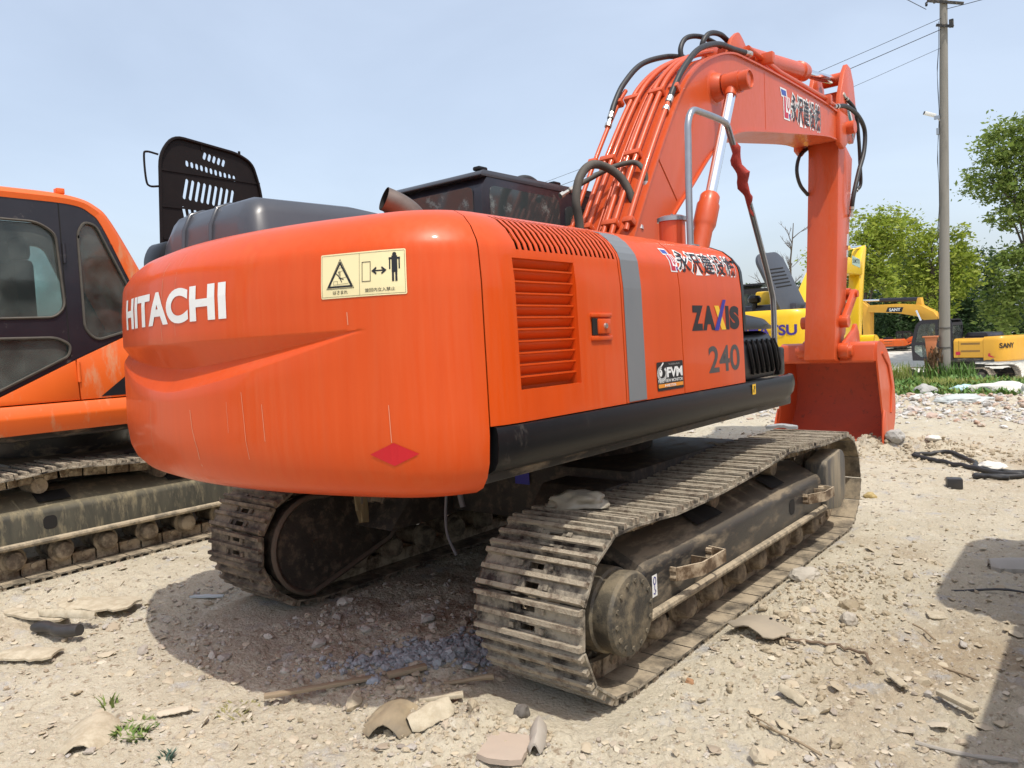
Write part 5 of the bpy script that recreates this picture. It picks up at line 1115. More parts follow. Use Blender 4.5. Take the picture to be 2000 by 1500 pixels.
# far cab wall, rear wall and interior
fw = rpoly(W2([(-3.3, 1.3), (-3.3, 2.9), (-1.75, 2.9), (-1.42, 1.96), (-1.42, 1.3)]), .05); fw1 = rpoly(W2([(-3.15, 1.9), (-3.1, 2.75), (-2.35, 2.75), (-2.3, 1.9)]), .1); fw2 = rpoly(W2([(-2.12, 1.95), (-2.12, 2.70), (-1.90, 2.70), (-1.62, 2.0)]), .08)
plate('cab_far_side', fw, [fw1, fw2], -.50, -.46, CABBLK, lcab)
pane('window', [(-.48, a, b) for a, b in fw1], lcab, DGLASS); pane('window', [(-.48, a, b) for a, b in fw2], lcab, DGLASS)
st_ = MB(); st_.box(-1.2, -.7, LY + 2.35, LY + 2.85, 1.45, 1.85); st_.box(-1.18, -.72, LY + 2.22, LY + 2.38, 1.8, 2.50); st_.box(-1.08, -.82, LY + 2.2, LY + 2.3, 2.5, 2.7); st_.build('seat', mat('seat_fabric', (.04, .042, .045), .9), lcab, bevel=.05)
fl_ = MB(); fl_.box(-1.38, -.5, LY + 1.45, LY + 3.25, 1.26, 1.34); fl_.box(-1.36, -.52, LY + 1.42, LY + 1.50, 1.34, 1.92); fl_.build('cab_floor', BLACKP, lcab, smooth=0)
# body behind the cab (mostly hidden by the big machine)
bd = MB(); bd.box(-1.36, -.98, -1.75, -.60, 1.36, 2.02); bd.build('side_panel', ORANGE3, LM, bevel=.03)
bd = MB(); bd.box(.45, 1.36, -1.75, .6, 1.28, 2.02); bd.build('side_panel', ORANGE3, LM, bevel=.03)
bd = MB(); bd.box(-.97, .44, -1.75, -.35, 1.28, 2.05); bd.build('engine_bay', DARKIN, LM, bevel=.02)
w_ = MB(); rings = []
for z, i_ in ((1.06, .10), (1.12, .02), (1.3, 0), (1.9, .0), (2.02, .03), (2.08, .10)): rings.append([(x * (1 - i_ * .7), -1.76 + (y + 1.75) * (1 - i_ * .6), z) for x, y in smooth_poly([(-1.36, -1.75), (-1.32, -2.3), (-1.0, -2.62), (0, -2.78), (1.0, -2.62), (1.32, -2.3), (1.36, -1.75)], 4)])
w_.loft(rings); w_.build('counterweight', ORANGE3, LM, smooth=35)
# black rounded intake box beside the cab
ib_ = MB(); ib_.prism(rpoly([(-1.10, 2.02), (-1.08, 2.60), (-.95, 2.74), (-.70, 2.76), (-.62, 2.62), (-.62, 2.02)], .1), -1.05, -.70); ib_.build('intake_box', BLACKP, LM, bevel=.04)
# its boom and boom cylinder, seen through the cab windows
bo2 = inst(boom, LM); bo2.data = boom.data.copy(); bo2.data.materials.clear(); bo2.data.materials.append(ORANGE3); bo2.name = 'boom'
for sg in (1, -1):
    x = .43 * sg; A = Vector((x, 2.24, 3.93)); B = Vector((x, .98, 1.52)); m_ = A.lerp(B, .5)
    cy = MB(); cy.cyl(m_, B, .09); co = cy.build('boom_cylinder', ORANGE3, LM, smooth=40); MB().cyl(A, m_, .05).build('rod', CHROME, co, smooth=40)
ar2 = MB(); ar2.prism([(5.86, 1.22), (6.20, 3.5), (6.20, 4.30), (6.46, 5.10), (6.80, 5.22), (7.02, 4.5), (6.72, 3.2), (6.28, 1.3)], -.2, .2); ar2.build('arm', ORANGE3, LM, bevel=.01)
bk2 = inst(bucket, LM); bk2.data = bucket.data.copy(); bk2.data.materials.clear(); bk2.data.materials.append(ORANGE3); bk2.name = 'bucket'
for sg in (1, -1): MB().prism([(6.05, 1.30), (6.25, 1.15), (6.8, 1.2), (6.6, 1.7)], sg * .23, sg * .28).build('bucket_ear', ORANGE3, LM, smooth=0)
# open perforated hood standing upright
def slot(cx, cz, l, wd, sl):
    a = math.atan2(l, sl); d_ = Vector((math.cos(a), math.sin(a))); p = Vector((-d_.y, d_.x)) * wd / 2; h_ = d_ * (math.hypot(l, sl) / 2 - wd / 2); o = []
    for e, a0 in ((1, a - PI / 2), (-1, a + PI / 2)):
        for k in range(5): t = a0 + PI * k / 4; o.append((cx + e * h_.x + wd / 2 * math.cos(t), cz + e * h_.y + wd / 2 * math.sin(t)))
    return o
U = lambda px: (px - 316) * .0060
Zp = lambda py: 1.60 + (694 - py) * .0055
holes = []
for k in range(5): holes.append(slot(U(409 + 9.2 * k), Zp(285.5 + 2 * k), .085, .042, .03))
for k in range(11): holes.append(slot(U(374 + 9.2 * k), Zp(306 + 1.5 * k), .070, .042, 0))
for k in range(9): holes.append(slot(U(368 + 11.2 * k), Zp(356 + 1.2 * k), .225, .042, .055))
for k in range(9): holes.append(slot(U(364 + 10.8 * k), Zp(411 + 1.5 * k), .235, .042, -.035))
for k in range(9): holes.append(slot(U(349 + 8.6 * k), Zp(466 + 1.2 * k), .230, .042, .010))
ho_ = rpoly([(-.04, 2.2), (1.28, 2.2), (1.22, 3.55), (1.13, 3.85), (.95, 3.93), (.20, 4.00), (.04, 3.78)], [.02, .02, .2, .2, .1, .16, .12], 5)
Vp, Fp = fill2d(ho_, holes); hb = MB()
for x in (0, .025): hb.add([(x, -a, c) for a, c in Vp], Fp)
for lp in [ho_] + holes:
    n_ = len(lp); hb.add([(0, -a, c) for a, c in lp] + [(.025, -a, c) for a, c in lp], [(i, (i + 1) % n_, n_ + (i + 1) % n_, n_ + i) for i in range(n_)])
HOODM = mat('dark_brown_black_paint', (.010, .007, .007), .6, 0, (.018, .013, .012), 6, (1, 1, 1), .6, spec=.2)
lh = hb.build('open_hood', HOODM, LM, smooth=0); lh.location = (-.15, LY + .64, 0)
for z in (3.62, 3.24, 2.90):
    MB().box(-.010, -.001, -1.22, -.02, z, z + .022).build('hood_bead', HOODM, lh, smooth=0)
rim = [Vector((-.012, -a, c)) for a, c in ho_]; rim.append(rim[0]); MB().tube(rim, .018, 6, caps=False).build('hood_rim', HOODM, lh, smooth=60)
MB().tube(crom([(0, -.03, 3.78), (0, .09, 3.79), (0, .12, 3.74), (0, .115, 3.5), (0, .08, 3.44), (0, -.02, 3.45)], 5), .011, 8).build('hood_handle', HOODM, lh, smooth=60)
for y_ in (-.52, -.98): MB().box(-.01, .01, y_ - .01, y_ + .01, 3.90, 3.965).build('hood_catch', HOODM, lh, smooth=0)
# pink plastic crate on the left machine
cr = MB(); cr.box(-.2, .2, -.15, .15, 0, .02); 
for x0, x1, y0, y1 in ((-.2, .2, -.15, -.135), (-.2, .2, .135, .15), (-.2, -.185, -.135, .135), (.185, .2, -.135, .135)): cr.box(x0, x1, y0, y1, .02, .52)
for z in (.17, .34, .49): cr.box(-.21, .21, -.16, -.1505, z, z + .03)
co = cr.build('crate', mat('pink_plastic', (.36, .07, .16), .5), None, bevel=.004); co.location = (-4.12, -.62, 2.062); co.rotation_euler = (0, 0, .3); tag(co, 'pink plastic crate on the left excavator, just behind its cab', 'crate')

# ------------------------------------------------------------------ rags hanging below the tail
def cloth(nm, label, cat, pts, wid, m_, seed=0):
    r = random.Random(seed); mb = MB(); rings = []
    for i, (p, w_) in enumerate(zip(pts, wid)):
        p = Vector(p); row = []
        for k in range(9): t = k / 8 - .5; row.append((p.x + t * w_ * .8, p.y + .03 * math.sin(k * 1.9 + i * .7) + t * w_ * .5, p.z + r.uniform(-.01, .01) - (.02 * abs(t) if i == len(pts) - 1 else 0)))
        rings.append(row + [(a, b + .006, c) for a, b, c in row[::-1]])
    mb.loft(rings); o = mb.build(nm, m_, None, smooth=50); tag(o, label, cat); return o
RAGM = mat('grimy_cloth', (.12, .10, .08), .95, 0, (.20, .16, .11), 8, (1, 1, 1), .7, bump=.4, bscale=25)
cloth('rag', 'grimy grey rag hanging below the tail in front of the left track', 'rag', [(-.44, -1.55, 1.10), (-.44, -1.55, .98), (-.43, -1.56, .86), (-.42, -1.56, .76), (-.42, -1.56, .70)], (.20, .23, .24, .22, .16), RAGM, 1)
cloth('rag', 'narrow torn yellowish rag strip hanging beside the grimy rag', 'rag', [(-.55, -1.60, 1.10), (-.53, -1.60, .95), (-.50, -1.60, .80), (-.47, -1.61, .66), (-.46, -1.61, .58)], (.06, .08, .09, .07, .015), mat('yellowish_cloth', (.30, .24, .13), .95, 0, (.16, .12, .07), 9, (1, 1, 1), .7), 2)
sr = MB(); sr.tube(crom([(-.02, -1.25, 1.10), (-.03, -1.27, .85), (-.06, -1.28, .7), (-.05, -1.3, .5), (.02, -1.3, .36)], 6), .010, 6); sr.tube(crom([(.03, -1.25, 1.10), (.04, -1.27, .9), (.05, -1.27, .74), (.07, -1.27, .66)], 6), .018, 6)
o = sr.build('dangling_cord', mat('grey_cord', (.20, .19, .20), .8), None, smooth=60); tag(o, 'frayed grey cords dangling under the tail between the tracks', 'cord')
d = Decal(lambda u, v, o: (u, -.765 - o, v), .003); d.add(poly2d([(.10, .72), (.22, .72), (.22, .84), (.10, .84)]), P_DBLUE); d.build('blue_sticker', EX)

# ------------------------------------------------------------------ concrete pole, camera, wires
PB = Vector((-1.16, 23.11, -.25)); PT = Vector((-1.16, 23.98, 12.3)); pax = (PT - PB)
CONC = mat('weathered_concrete', (.25, .235, .205), .9, 0, (.17, .16, .135), 3, (1, 1, .15), .8, bump=.35, bscale=25, dust=(.16, .15, .13), damt=.18, dscale=4)
pe = empty('utility_pole', PB); tag(pe, 'tall grey concrete utility pole standing in the grass', 'pole')
MB().tube([pax * t for t in (-.03, .2, .4, .6, .8, 1.0)], [.172, .158, .147, .135, .123, .112], 20).build('shaft', CONC, pe, smooth=60)
for t in (.10, .23, .45, .62): MB().tube([pax * (t - .001), pax * (t + .001)], [.170 - t * .06] * 2, 20).build('band', CONC, pe, smooth=60)
xr = MB(); M_ = Matrix.Translation(pax * .965); xr.box(-.55, .55, -.17, -.11, -.04, .04, M_ @ Matrix.Rotation(.22, 4, 'Y') @ Matrix.Rotation(.5, 4, 'Z')); xr.build('crossarm', BLACKM, pe, smooth=0)
xr = MB(); xr.box(-.2, .32, -.17, -.12, -.04, .04, Matrix.Translation(pax * .905) @ Matrix.Rotation(.35, 4, 'Y')); xr.box(.18, .30, -.2, -.1, -.12, .12, Matrix.Translation(pax * .905)); xr.build('bracket', BLACKM, pe, smooth=0)
for dx in (-.50, -.25, .50): MB().lathe([(0, 0), (.03, 0), (.045, .05), (.03, .08), (.045, .11), (0, .13)], Matrix.Translation(pax * .965 + Vector((dx, -.2 - dx * .5, -.1 * dx + .03))), 10).build('insulator', BLACKP, pe, smooth=40)
for tt in ((.19, .85, .02), (.3, .92, -.015)): MB().tube([pax * t + Vector((-.15 + .03 * math.sin(t * 30), -.06 + tt[2], 0)) for t in np.linspace(tt[0] - .15, tt[1], 14)], .008, 5).build('cable', RUBBER, pe)
MB().tube([pax * .135 + Vector((.178 * math.cos(a), .178 * math.sin(a), 0)) for a in np.linspace(0, 2 * PI, 20)], .012, 6).build('tie_wire', RUBBER, pe); MB().tube([pax * .085 + Vector((.18 * math.cos(a), .18 * math.sin(a), 0)) for a in np.linspace(0, 2 * PI, 20)], .012, 6).build('tie_wire', RUBBER, pe)
sc = empty('security_camera', PB + pax * .675); tag(sc, 'white security camera on the concrete pole', 'camera')
b_ = MB(); Mc_ = Matrix.Translation((-.34, -.12, .12)) @ Matrix.Rotation(.38, 4, 'Y') @ Matrix.Rotation(.5, 4, 'Z'); b_.box(-.22, .14, -.06, .06, -.055, .055, Mc_); bo3 = b_.build('housing', P_WHITE, sc, bevel=.015)
l_ = MB(); l_.box(-.235, -.221, -.055, .055, -.05, .05, Mc_); l_.build('lens', P_BLACK, sc, smooth=0)
b_ = MB(); b_.box(-.26, -.10, -.14, -.08, -.06, .05); b_.cyl((-.16, -.11, .0), (-.1, -.08, -.12), .03); b_.box(-.2, -.12, -.15, -.06, -.55, -.35); b_.build('mount', STEELR, sc, smooth=0)
def wire(nm, label, a, b, sag=.5, r=.011):
    a, b = Vector(a), Vector(b); pts = [a.lerp(b, t) - Vector((0, 0, sag * 4 * t * (1 - t))) for t in np.linspace(0, 1, 24)]
    o = MB().tube(pts, r, 5).build(nm, RUBBER, None); tag(o, label, 'wire'); return o
wp = lambda t, dx=0, dy=-.13: PB + pax * t + Vector((dx, dy, 0))
def toward(px, py, dd): 
    v = cam_f + cam_r * ((px - 1000) / 1486.5) - cam_u * ((py - 750) / 1486.5); return CAM + v * dd
wire('overhead_wire', 'upper of two overhead wires running from the concrete pole behind the boom', wp(.925, -.05), (-46.8, 32.8, 9.4), .9, .009)
wire('overhead_wire', 'lower thicker overhead wire running from the concrete pole behind the boom', wp(.897, -.05), (-46.8, 32.8, 8.8), .9, .012)
wire('overhead_wire', 'thin lowest wire leaving the concrete pole towards the arm tip', wp(.85, -.05), (-46.8, 33.8, 7.2), .9, .007)
wire('overhead_wire', 'upper wire leaving the pole top to the right edge', wp(.975, .4, -.3), (16, 17.0, 11.4), .5)
wire('overhead_wire', 'lower wire leaving the pole top to the right edge', wp(.945, .1), (16, 17.0, 10.9), .5)
wire('overhead_wire', 'wire leaving the crossarm end towards the upper left', wp(.962, -.5, -.0), (-10, 6.0, 16.5), .3)
ob = empty('hanging_box', PB + pax * .088 + Vector((-.36, -.2, .30))); tag(ob, 'faded orange bucket-like box tied to the concrete pole', 'box')
b_ = MB(); b_.loft([[(-.10, -.1, -.62), (.08, -.1, -.62), (.08, .1, -.62), (-.10, .1, -.62)], [(-.15, -.13, .0), (.19, -.13, .0), (.19, .13, .0), (-.15, .13, .0)]]); b_.build('body', mat('faded_orange_plastic', (.55, .20, .09), .7), ob, bevel=.01)
b_ = MB(); b_.box(-.22, .22, -.15, .15, .0, .05); b_.build('rim', MATS['faded_orange_plastic'], ob, bevel=.01)

# ------------------------------------------------------------------ grass, weeds, dead vine
def blades(name, cx, cy, n, hmin, hmax, m_, seed, spread=.25, wd=.012, kind='stuff', z0=None):
    r = np.random.default_rng(seed); z = height(cx, cy) if z0 is None else z0; h = r.uniform(hmin, hmax, n); a = r.uniform(0, 2 * PI, n); l = r.uniform(.05, spread, n) * h / hmax; wv = wd * r.uniform(.6, 1.4, n); b = a + PI / 2
    p0 = np.stack([cx, cy, z - .02], -1); mid = p0 + np.stack([np.cos(a) * l * .35, np.sin(a) * l * .35, h * .6], -1); tip = p0 + np.stack([np.cos(a) * l, np.sin(a) * l, h * r.uniform(.8, 1.05, n)], -1); s_ = np.stack([np.cos(b) * wv, np.sin(b) * wv, np.zeros(n)], -1)
    V = np.stack([p0 - s_, p0 + s_, mid - s_ * .8, mid + s_ * .8, tip], 1).reshape(-1, 3); k = np.arange(n)[:, None] * 5
    F = np.concatenate([k + [0, 1, 3], k + [0, 3, 2], k + [2, 3, 4]]); return npmesh(name, V, F, m_, kind=kind)
def leafm(nm, cols):
    m = mat(nm, cols[0], .5, island=cols, spec=.3); t = m.node_tree; N = t.nodes; p = N['Principled BSDF']; src = p.inputs['Base Color'].links[0].from_socket
    tr = N.new('ShaderNodeBsdfTranslucent'); mx = N.new('ShaderNodeMixShader'); mx.inputs[0].default_value = .42; t.links.new(src, tr.inputs[0]); t.links.new(p.outputs[0], mx.inputs[1]); t.links.new(tr.outputs[0], mx.inputs[2]); t.links.new(mx.outputs[0], N['Material Output'].inputs[0]); return m
GRASSM = leafm('tall_grass', [(.17, .24, .04), (.26, .32, .07), (.33, .35, .11), (.13, .19, .03), (.42, .39, .17)])
n = 16000; X = RNG.uniform(-6.5, 5, n); Y = 16 + RNG.normal(0, 1, n) * 2.2 + np.where(X < 0, 1.5, 0); kp = (vnoise(X * .9, Y * .6, 41) > .36) & (Y > 13.6) & (Y < 21.5); X, Y = X[kp], Y[kp]
hh = np.where(X < -1.3, .50, .26)
blades('grass', X[X < -1.3], Y[X < -1.3], int((X < -1.3).sum()), .15, .70, GRASSM, 21, .35, .016); blades('grass', X[X >= -1.3], Y[X >= -1.3], int((X >= -1.3).sum()), .06, .26, GRASSM, 24, .2, .014)
n = 9000; X = RNG.uniform(-3, 6, n); Y = RNG.uniform(13.2, 20.5, n); kp = vnoise(X * .8 + 4, Y * .7, 43) > .42; X, Y = X[kp], Y[kp]
blades('ground_cover', X, Y, len(X), .06, .26, mat('creeper_leaf', (.06, .14, .02), .6, island=[(.05, .12, .015), (.09, .19, .03), (.13, .22, .05)]), 22, .25, .05)
n = 500; a = RNG.uniform(0, 2 * PI, n); rr = RNG.uniform(0, .9, n); blades('pole_weeds', -1.16 + rr * np.cos(a), 23.0 + rr * np.sin(a) * .6, n, .15, .75, MATS['creeper_leaf'], 23, .5, .02)
def weed(label, x, y, n, rad, h, seed, m_=None):
    r = np.random.default_rng(seed); a = r.uniform(0, 2 * PI, n); rr = rad * np.sqrt(r.uniform(0, 1, n)); o = blades('weed', x + rr * np.cos(a), y + rr * np.sin(a), n, h * .4, h, m_ or mat('weed_leaf', (.10, .17, .03), .6, island=[(.07, .14, .02), (.13, .20, .04), (.20, .24, .07)]), seed, .06, .006, kind=None); tag(o, label, 'weed'); return o
weed('small bushy green weed beside the curled tan scrap', -.19, -3.17, 210, .105, .05, 31)
weed('wispy weed tuft left of the bushy weed', -.60, -3.12, 16, .04, .10, 32)
weed('small bluish weed tuft at the bottom edge', .15, -3.22, 26, .035, .07, 33, mat('blue_weed', (.06, .11, .08), .6))
weed('sparse dry tuft by the counterweight shadow edge', .02, -2.80, 60, .12, .05, 34, mat('dry_weed', (.25, .23, .09), .7))
n = 260; a = RNG.uniform(0, 2 * PI, n); vx = -1.16 - .32 + RNG.normal(0, .09, n); vy = 22.95 + RNG.normal(0, .06, n); zz = RNG.uniform(-.25, .75, n)
o = blades('dead_vine', vx, vy, n, .10, .35, mat('dead_leaf', (.16, .10, .06), .9, island=[(.18, .11, .06), (.12, .07, .04), (.24, .16, .09)]), 35, .2, .03, kind=None, z0=zz); tag(o, 'dry brown vine hanging on the concrete pole below the orange box', 'vine')

# ------------------------------------------------------------------ trees
LEAF = {}
LM1 = leafm('yellow_green_leaf', [(.27, .35, .04), (.36, .43, .06), (.20, .28, .035), (.46, .50, .09), (.14, .20, .03)])
LM2 = leafm('mid_green_leaf', [(.18, .26, .05), (.26, .34, .08), (.12, .18, .035), (.34, .40, .11)])
LM3 = leafm('dark_green_leaf', [(.035, .07, .022), (.055, .105, .035), (.025, .05, .018), (.08, .13, .045)])
BARK = mat('bark', (.13, .105, .08), .9, 0, (.07, .055, .042), 8, (1, 1, .3), .8, bump=.5, bscale=20)
def leaves(name, C_, R_, n, size, m_, parent, seed, kind=None):
    """leaf-sized faces gathered in clumps inside ellipsoids C_ with radii R_"""
    r = np.random.default_rng(seed); C_ = np.array(C_); R_ = np.array(R_); wts = R_.prod(1) ** (2 / 3); wts /= wts.sum()
    nc = max(8, n // 26); ci = r.choice(len(C_), nc, p=wts); dirs = r.normal(0, 1, (nc, 3)); dirs /= np.linalg.norm(dirs, axis=1)[:, None]
    cc = C_[ci] + dirs * R_[ci] * (r.uniform(.2, 1.0, (nc, 1)) ** .5) * r.uniform(.82, 1.12, (nc, 1)); k = r.integers(0, nc, n); cr = r.uniform(.5, 1.3, nc) * size * 2.1
    P = cc[k] + r.normal(0, 1, (n, 3)) * cr[k][:, None] * np.array([.62, .62, .42])
    u = r.normal(0, 1, (n, 3)); u[:, 2] *= .5; u /= np.linalg.norm(u, axis=1)[:, None]; v = np.cross(u, r.normal(0, 1, (n, 3))); v /= np.linalg.norm(v, axis=1)[:, None]
    s = size * r.lognormal(-.12, .38, (n, 1)); u = u * s; v = v * s * .45
    V = np.stack([P - u * .5, P + v * .5, P + u * .5, P - v * .5], 1).reshape(-1, 3); F = np.arange(n * 4).reshape(-1, 4); return npmesh(name, V, F, m_, parent, kind=kind)
def tree(label, base, h, blobs, n, size, m_, seed, limbs=8, tr=.14, name='tree', lean=(0, 0)):
    rr = random.Random(seed); e = empty(name, base); tag(e, label, 'tree')
    t_ = MB(); topz = h * .82; L_ = lambda z: Vector((lean[0] * z / h + .08 * math.sin(z * 1.3 + seed), lean[1] * z / h, z))
    t_.tube([L_(topz * k / 8) - Vector((0, 0, .3 if k == 0 else 0)) for k in range(9)], [tr * (1 - .85 * k / 8) for k in range(9)], 9)
    tk = t_.build('trunk', BARK, e, smooth=60)
    for k in range(limbs):
        c, r_ = blobs[k % len(blobs)]; z = h * rr.uniform(.28, .6); a = L_(z); b = Vector(c) + Vector((rr.uniform(-.6, .6) * r_[0], rr.uniform(-.6, .6) * r_[1], rr.uniform(-.3, .5) * r_[2])); m1 = a.lerp(b, .5) + Vector((0, 0, .25))
        MB().tube(crom([a, m1, b], 5), [max(.012, tr * .38 * (1 - i / 11)) for i in range(11)], 6).build('limb', BARK, tk, smooth=60)
    leaves('crown', [c for c, r_ in blobs], [r_ for c, r_ in blobs], n, size, m_, e, seed); return e
def push(e, k):
    c = Vector((3.22, -4.68, 1.66)); e.location = c + (Vector(e.location) - c) * k; e.scale = (k, k, k); return e
tA = tree('rounded yellow-green tree directly behind the excavator arm', (-4.6, 27.8, -.6), 7.2, [((-.2, 0, 5.4), (1.3, 1.3, 1.3)), ((.75, .2, 5.9), (.85, .9, .95)), ((-.6, .3, 4.2), (1.0, 1.0, .9)), ((.5, 0, 4.3), (.9, .9, .7)), ((.75, .1, 3.5), (.5, .6, .3)), ((-1.9, .2, 5.0), (.4, .4, .5))], 10500, .155, LM1, 51, 12)
tB = tree('yellow-green tree partly behind the concrete pole', (-2.75, 30.5, -.95), 7.6, [((-.75, 0, 5.9), (.85, .9, 1.2)), ((.5, .2, 5.5), (1.0, 1.0, 1.2)), ((1.25, 0, 4.7), (.65, .7, .9)), ((-.6, .2, 4.3), (.8, .9, .9)), ((.3, 0, 4.0), (1.1, 1.0, .8)), ((.2, 0, 3.1), (.6, .8, .35))], 10500, .155, LM1, 52, 12)
tC = tree('tall airy green tree at the right edge', (1.0, 27.3, -.3), 9.6, [((-.9, 0, 8.0), (.9, 1, .9)), ((.3, .2, 8.3), (1.1, 1, .8)), ((-1.3, 0, 6.7), (.9, .9, .8)), ((-.2, .2, 6.6), (1.0, 1, .9)), ((1.2, 0, 6.8), (1.0, 1, 1.1)), ((-.7, 0, 5.5), (.8, .8, .55)), ((.6, .3, 5.0), (1.1, 1, .7)), ((-.5, 0, 3.6), (1.0, 1, .9)), ((.7, .2, 3.0), (1.2, 1, 1.0)), ((-1.0, .2, 2.3), (.9, .8, .8)), ((2.2, 0, 5.2), (1.2, 1.2, 1.4))], 27000, .15, LM2, 53, 14, .15, lean=(-.3, 0))
push(tA, 1.6); push(tB, 1.55); push(tC, 1.75)
def bare(label, base, h, seed):
    rr = random.Random(seed); e = empty('bare_tree', base); tag(e, label, 'tree'); t_ = MB(); tw = MB()
    pts = [Vector((.1 * math.sin(k * 1.2 + seed), .05 * k / 8, h * k / 8)) for k in range(9)]; t_.tube(pts, [.10 * (1 - .9 * k / 8) + .008 for k in range(9)], 7); t_.build('trunk', BARK, e, smooth=60)
    def grow(p, d_, L_, r_, dep):
        q_ = p + d_ * L_; m1 = p.lerp(q_, .5) + Vector((rr.uniform(-.06, .06), rr.uniform(-.06, .06), 0)) * L_; tw.tube([p, m1, q_], [r_, r_ * .75, r_ * .5], 5)
        if dep > 0:
            for _ in range(3): 
                t = rr.uniform(.35, 1); nd = (d_ + Vector((rr.uniform(-.7, .7), rr.uniform(-.7, .7), rr.uniform(-.1, .6)))).normalized(); grow(p.lerp(q_, t), nd, L_ * rr.uniform(.45, .7), r_ * .55, dep - 1)
    for k in range(11):
        z = h * rr.uniform(.35, .95); a = rr.uniform(0, 2 * PI); grow(Vector((.1 * math.sin(z / h * 8 * 1.2 + seed), .05, z)), Vector((math.cos(a) * .7, math.sin(a) * .7, rr.uniform(.5, 1.1))).normalized(), rr.uniform(.5, 1.1), .026, 2)
    tw.build('twigs', BARK, e, smooth=60); return e
push(bare('leafless tree rising between the handrail and the arm', (-8.84, 32.0, -.4), 7.0, 61), 1.3); push(bare('small leafless tree above the yellow excavator cab', (-10.5, 33.5, -.4), 4.9, 62), 1.3)
def conifer(label, base, h, rad, seed):
    e = empty('evergreen_tree', base); tag(e, label, 'tree'); MB().tube([(0, 0, 0), (0, 0, h * .95)], [.16, .02], 8).build('trunk', BARK, e, smooth=60)
    bl = [((.15 * math.sin(k * 2.1), .1 * math.cos(k), h * (.14 + .8 * k / 7)), (rad * (1 - .82 * k / 7), rad * (1 - .82 * k / 7), h * .11)) for k in range(8)]
    leaves('crown', [c for c, r_ in bl], [r_ for c, r_ in bl], 7000, .22, LM3, e, seed); return e
push(conifer('dark conifer behind the yellow-green trees, left of the pole', (-7.2, 46.5, .2), 6.0, 2.0, 71), 1.3); push(conifer('dark conifer right of the concrete pole', (-3.9, 44.5, .2), 5.6, 1.9, 72), 1.3)
bl = []
rr = random.Random(9)
for k in range(44):
    t = k / 43; x = -34 + 52 * t + rr.uniform(-.8, .8); y = 54 + 5 * math.sin(t * 5) + rr.uniform(-2, 2); hh = rr.uniform(4.0, 5.6) + 1.4 * sst(.4, .6, t)
    for z in (.8, 2.2, 3.6, 5.0, 6.1):
        if z < hh: bl.append(((x + rr.uniform(-.6, .6), y + rr.uniform(-.6, .6), z - .6), (1.7 * (1.15 - z / hh * .5), 1.5, 1.2)))
wd_ = leaves('woodland', [c for c, r_ in bl], [r_ for c, r_ in bl], 80000, .30, leafm('wood_leaf', [(.035, .07, .026), (.055, .10, .035), (.025, .05, .02), (.085, .13, .05), (.13, .18, .07)]), None, 81, kind='stuff'); push(wd_, 1.22)
bl = [((x, 52 + 2 * math.sin(x), .1), (1.2, 1, .7)) for x in np.arange(-14, 8, 1.1)]
ug = leaves('undergrowth', [c for c, r_ in bl], [r_ for c, r_ in bl], 9000, .24, LM2, None, 82, kind='stuff'); push(ug, 1.15)
bl = [((x, 60 + 2 * math.sin(x * .7), 1.0 + .5 * math.sin(x)), (2.2, 1.2, 2.4)) for x in np.arange(-40, 24, 1.6)]
leaves('woodland', [c for c, r_ in bl], [r_ for c, r_ in bl], 22000, .5, LM3, None, 83, kind='stuff').location = (-2, 14, 0)

# ------------------------------------------------------------------ litter on the ground, one object each
def on_ground(o, x, y, rz=0, dz=0, rx=0, ry_=0): o.location = (x, y, gz(x, y) + dz); o.rotation_euler = (rx, ry_, rz); return o
def flake(nm, label, cat, x, y, l, w_, th, m_, rz=0, curl=0., seed=0, dz=.004, rx=0, ry_=0, notch=.25):
    r = random.Random(seed); n = 11; rings = []
    for i in range(n):
        t = i / (n - 1); yy = (t - .5) * l; e0 = -w_ / 2 * (1 - notch * r.random()); e1 = w_ / 2 * (1 - notch * r.random())
        if i in (0, n - 1): e0 *= .6; e1 *= .6
        row = [(e0 + (e1 - e0) * k / 6, yy + r.uniform(-.01, .01) * l, curl * math.cos((k / 6 - .5) * PI) * (1 + .3 * math.sin(t * 3)) + r.uniform(-.002, .002)) for k in range(7)]
        rings.append(row + [(a, b, c - th) for a, b, c in row[::-1]])
    o = MB().loft(rings).build(nm, m_, None, smooth=35); on_ground(o, x, y, rz, dz + th, rx, ry_); tag(o, label, cat); return o
TANB = mat('dusty_board', (.46, .40, .29), .92, 0, (.33, .27, .18), 5, (1, 1, 1), .8, bump=.5, bscale=30, dust=(.52, .46, .34), damt=.4, dscale=14)
WOOD = mat('weathered_wood', (.36, .28, .18), .9, 0, (.24, .18, .12), 14, (1, .15, 1), .7, bump=.4, bscale=40)
GREYW = mat('grey_wood', (.40, .37, .32), .9, 0, (.30, .27, .23), 14, (1, .15, 1), .7)
BLACKS = mat('black_scrap', (.025, .025, .027), .4, 0, (.07, .065, .06), 9, (1, 1, 1), .6)
flake('cardboard_scrap', 'curled tan cardboard scrap at the lower left', 'scrap', -.31, -3.33, .30, .22, .004, TANB, .9, .035, 1, .0)
flake('cardboard_scrap', 'pale rounded flake beside the bushy weed', 'scrap', -.22, -3.0, .15, .10, .005, mat('pale_board', (.55, .48, .37), .9), -.5, .012, 2, .01, ry_=-.25)
flake('board_scrap', 'broad dusty board fragment beside the black pipe scrap', 'scrap', -2.08, -2.58, .62, .30, .012, TANB, -1.05, .01, 3, .02)
flake('board_scrap', 'narrow dusty board at the left edge', 'scrap', -2.20, -2.88, .55, .14, .014, TANB, -1.3, .006, 4, .03)
flake('board_scrap', 'dark-edged board fragment below the black pipe scrap', 'scrap', -1.62, -3.12, .34, .20, .012, TANB, -1.0, .01, 5, .01)
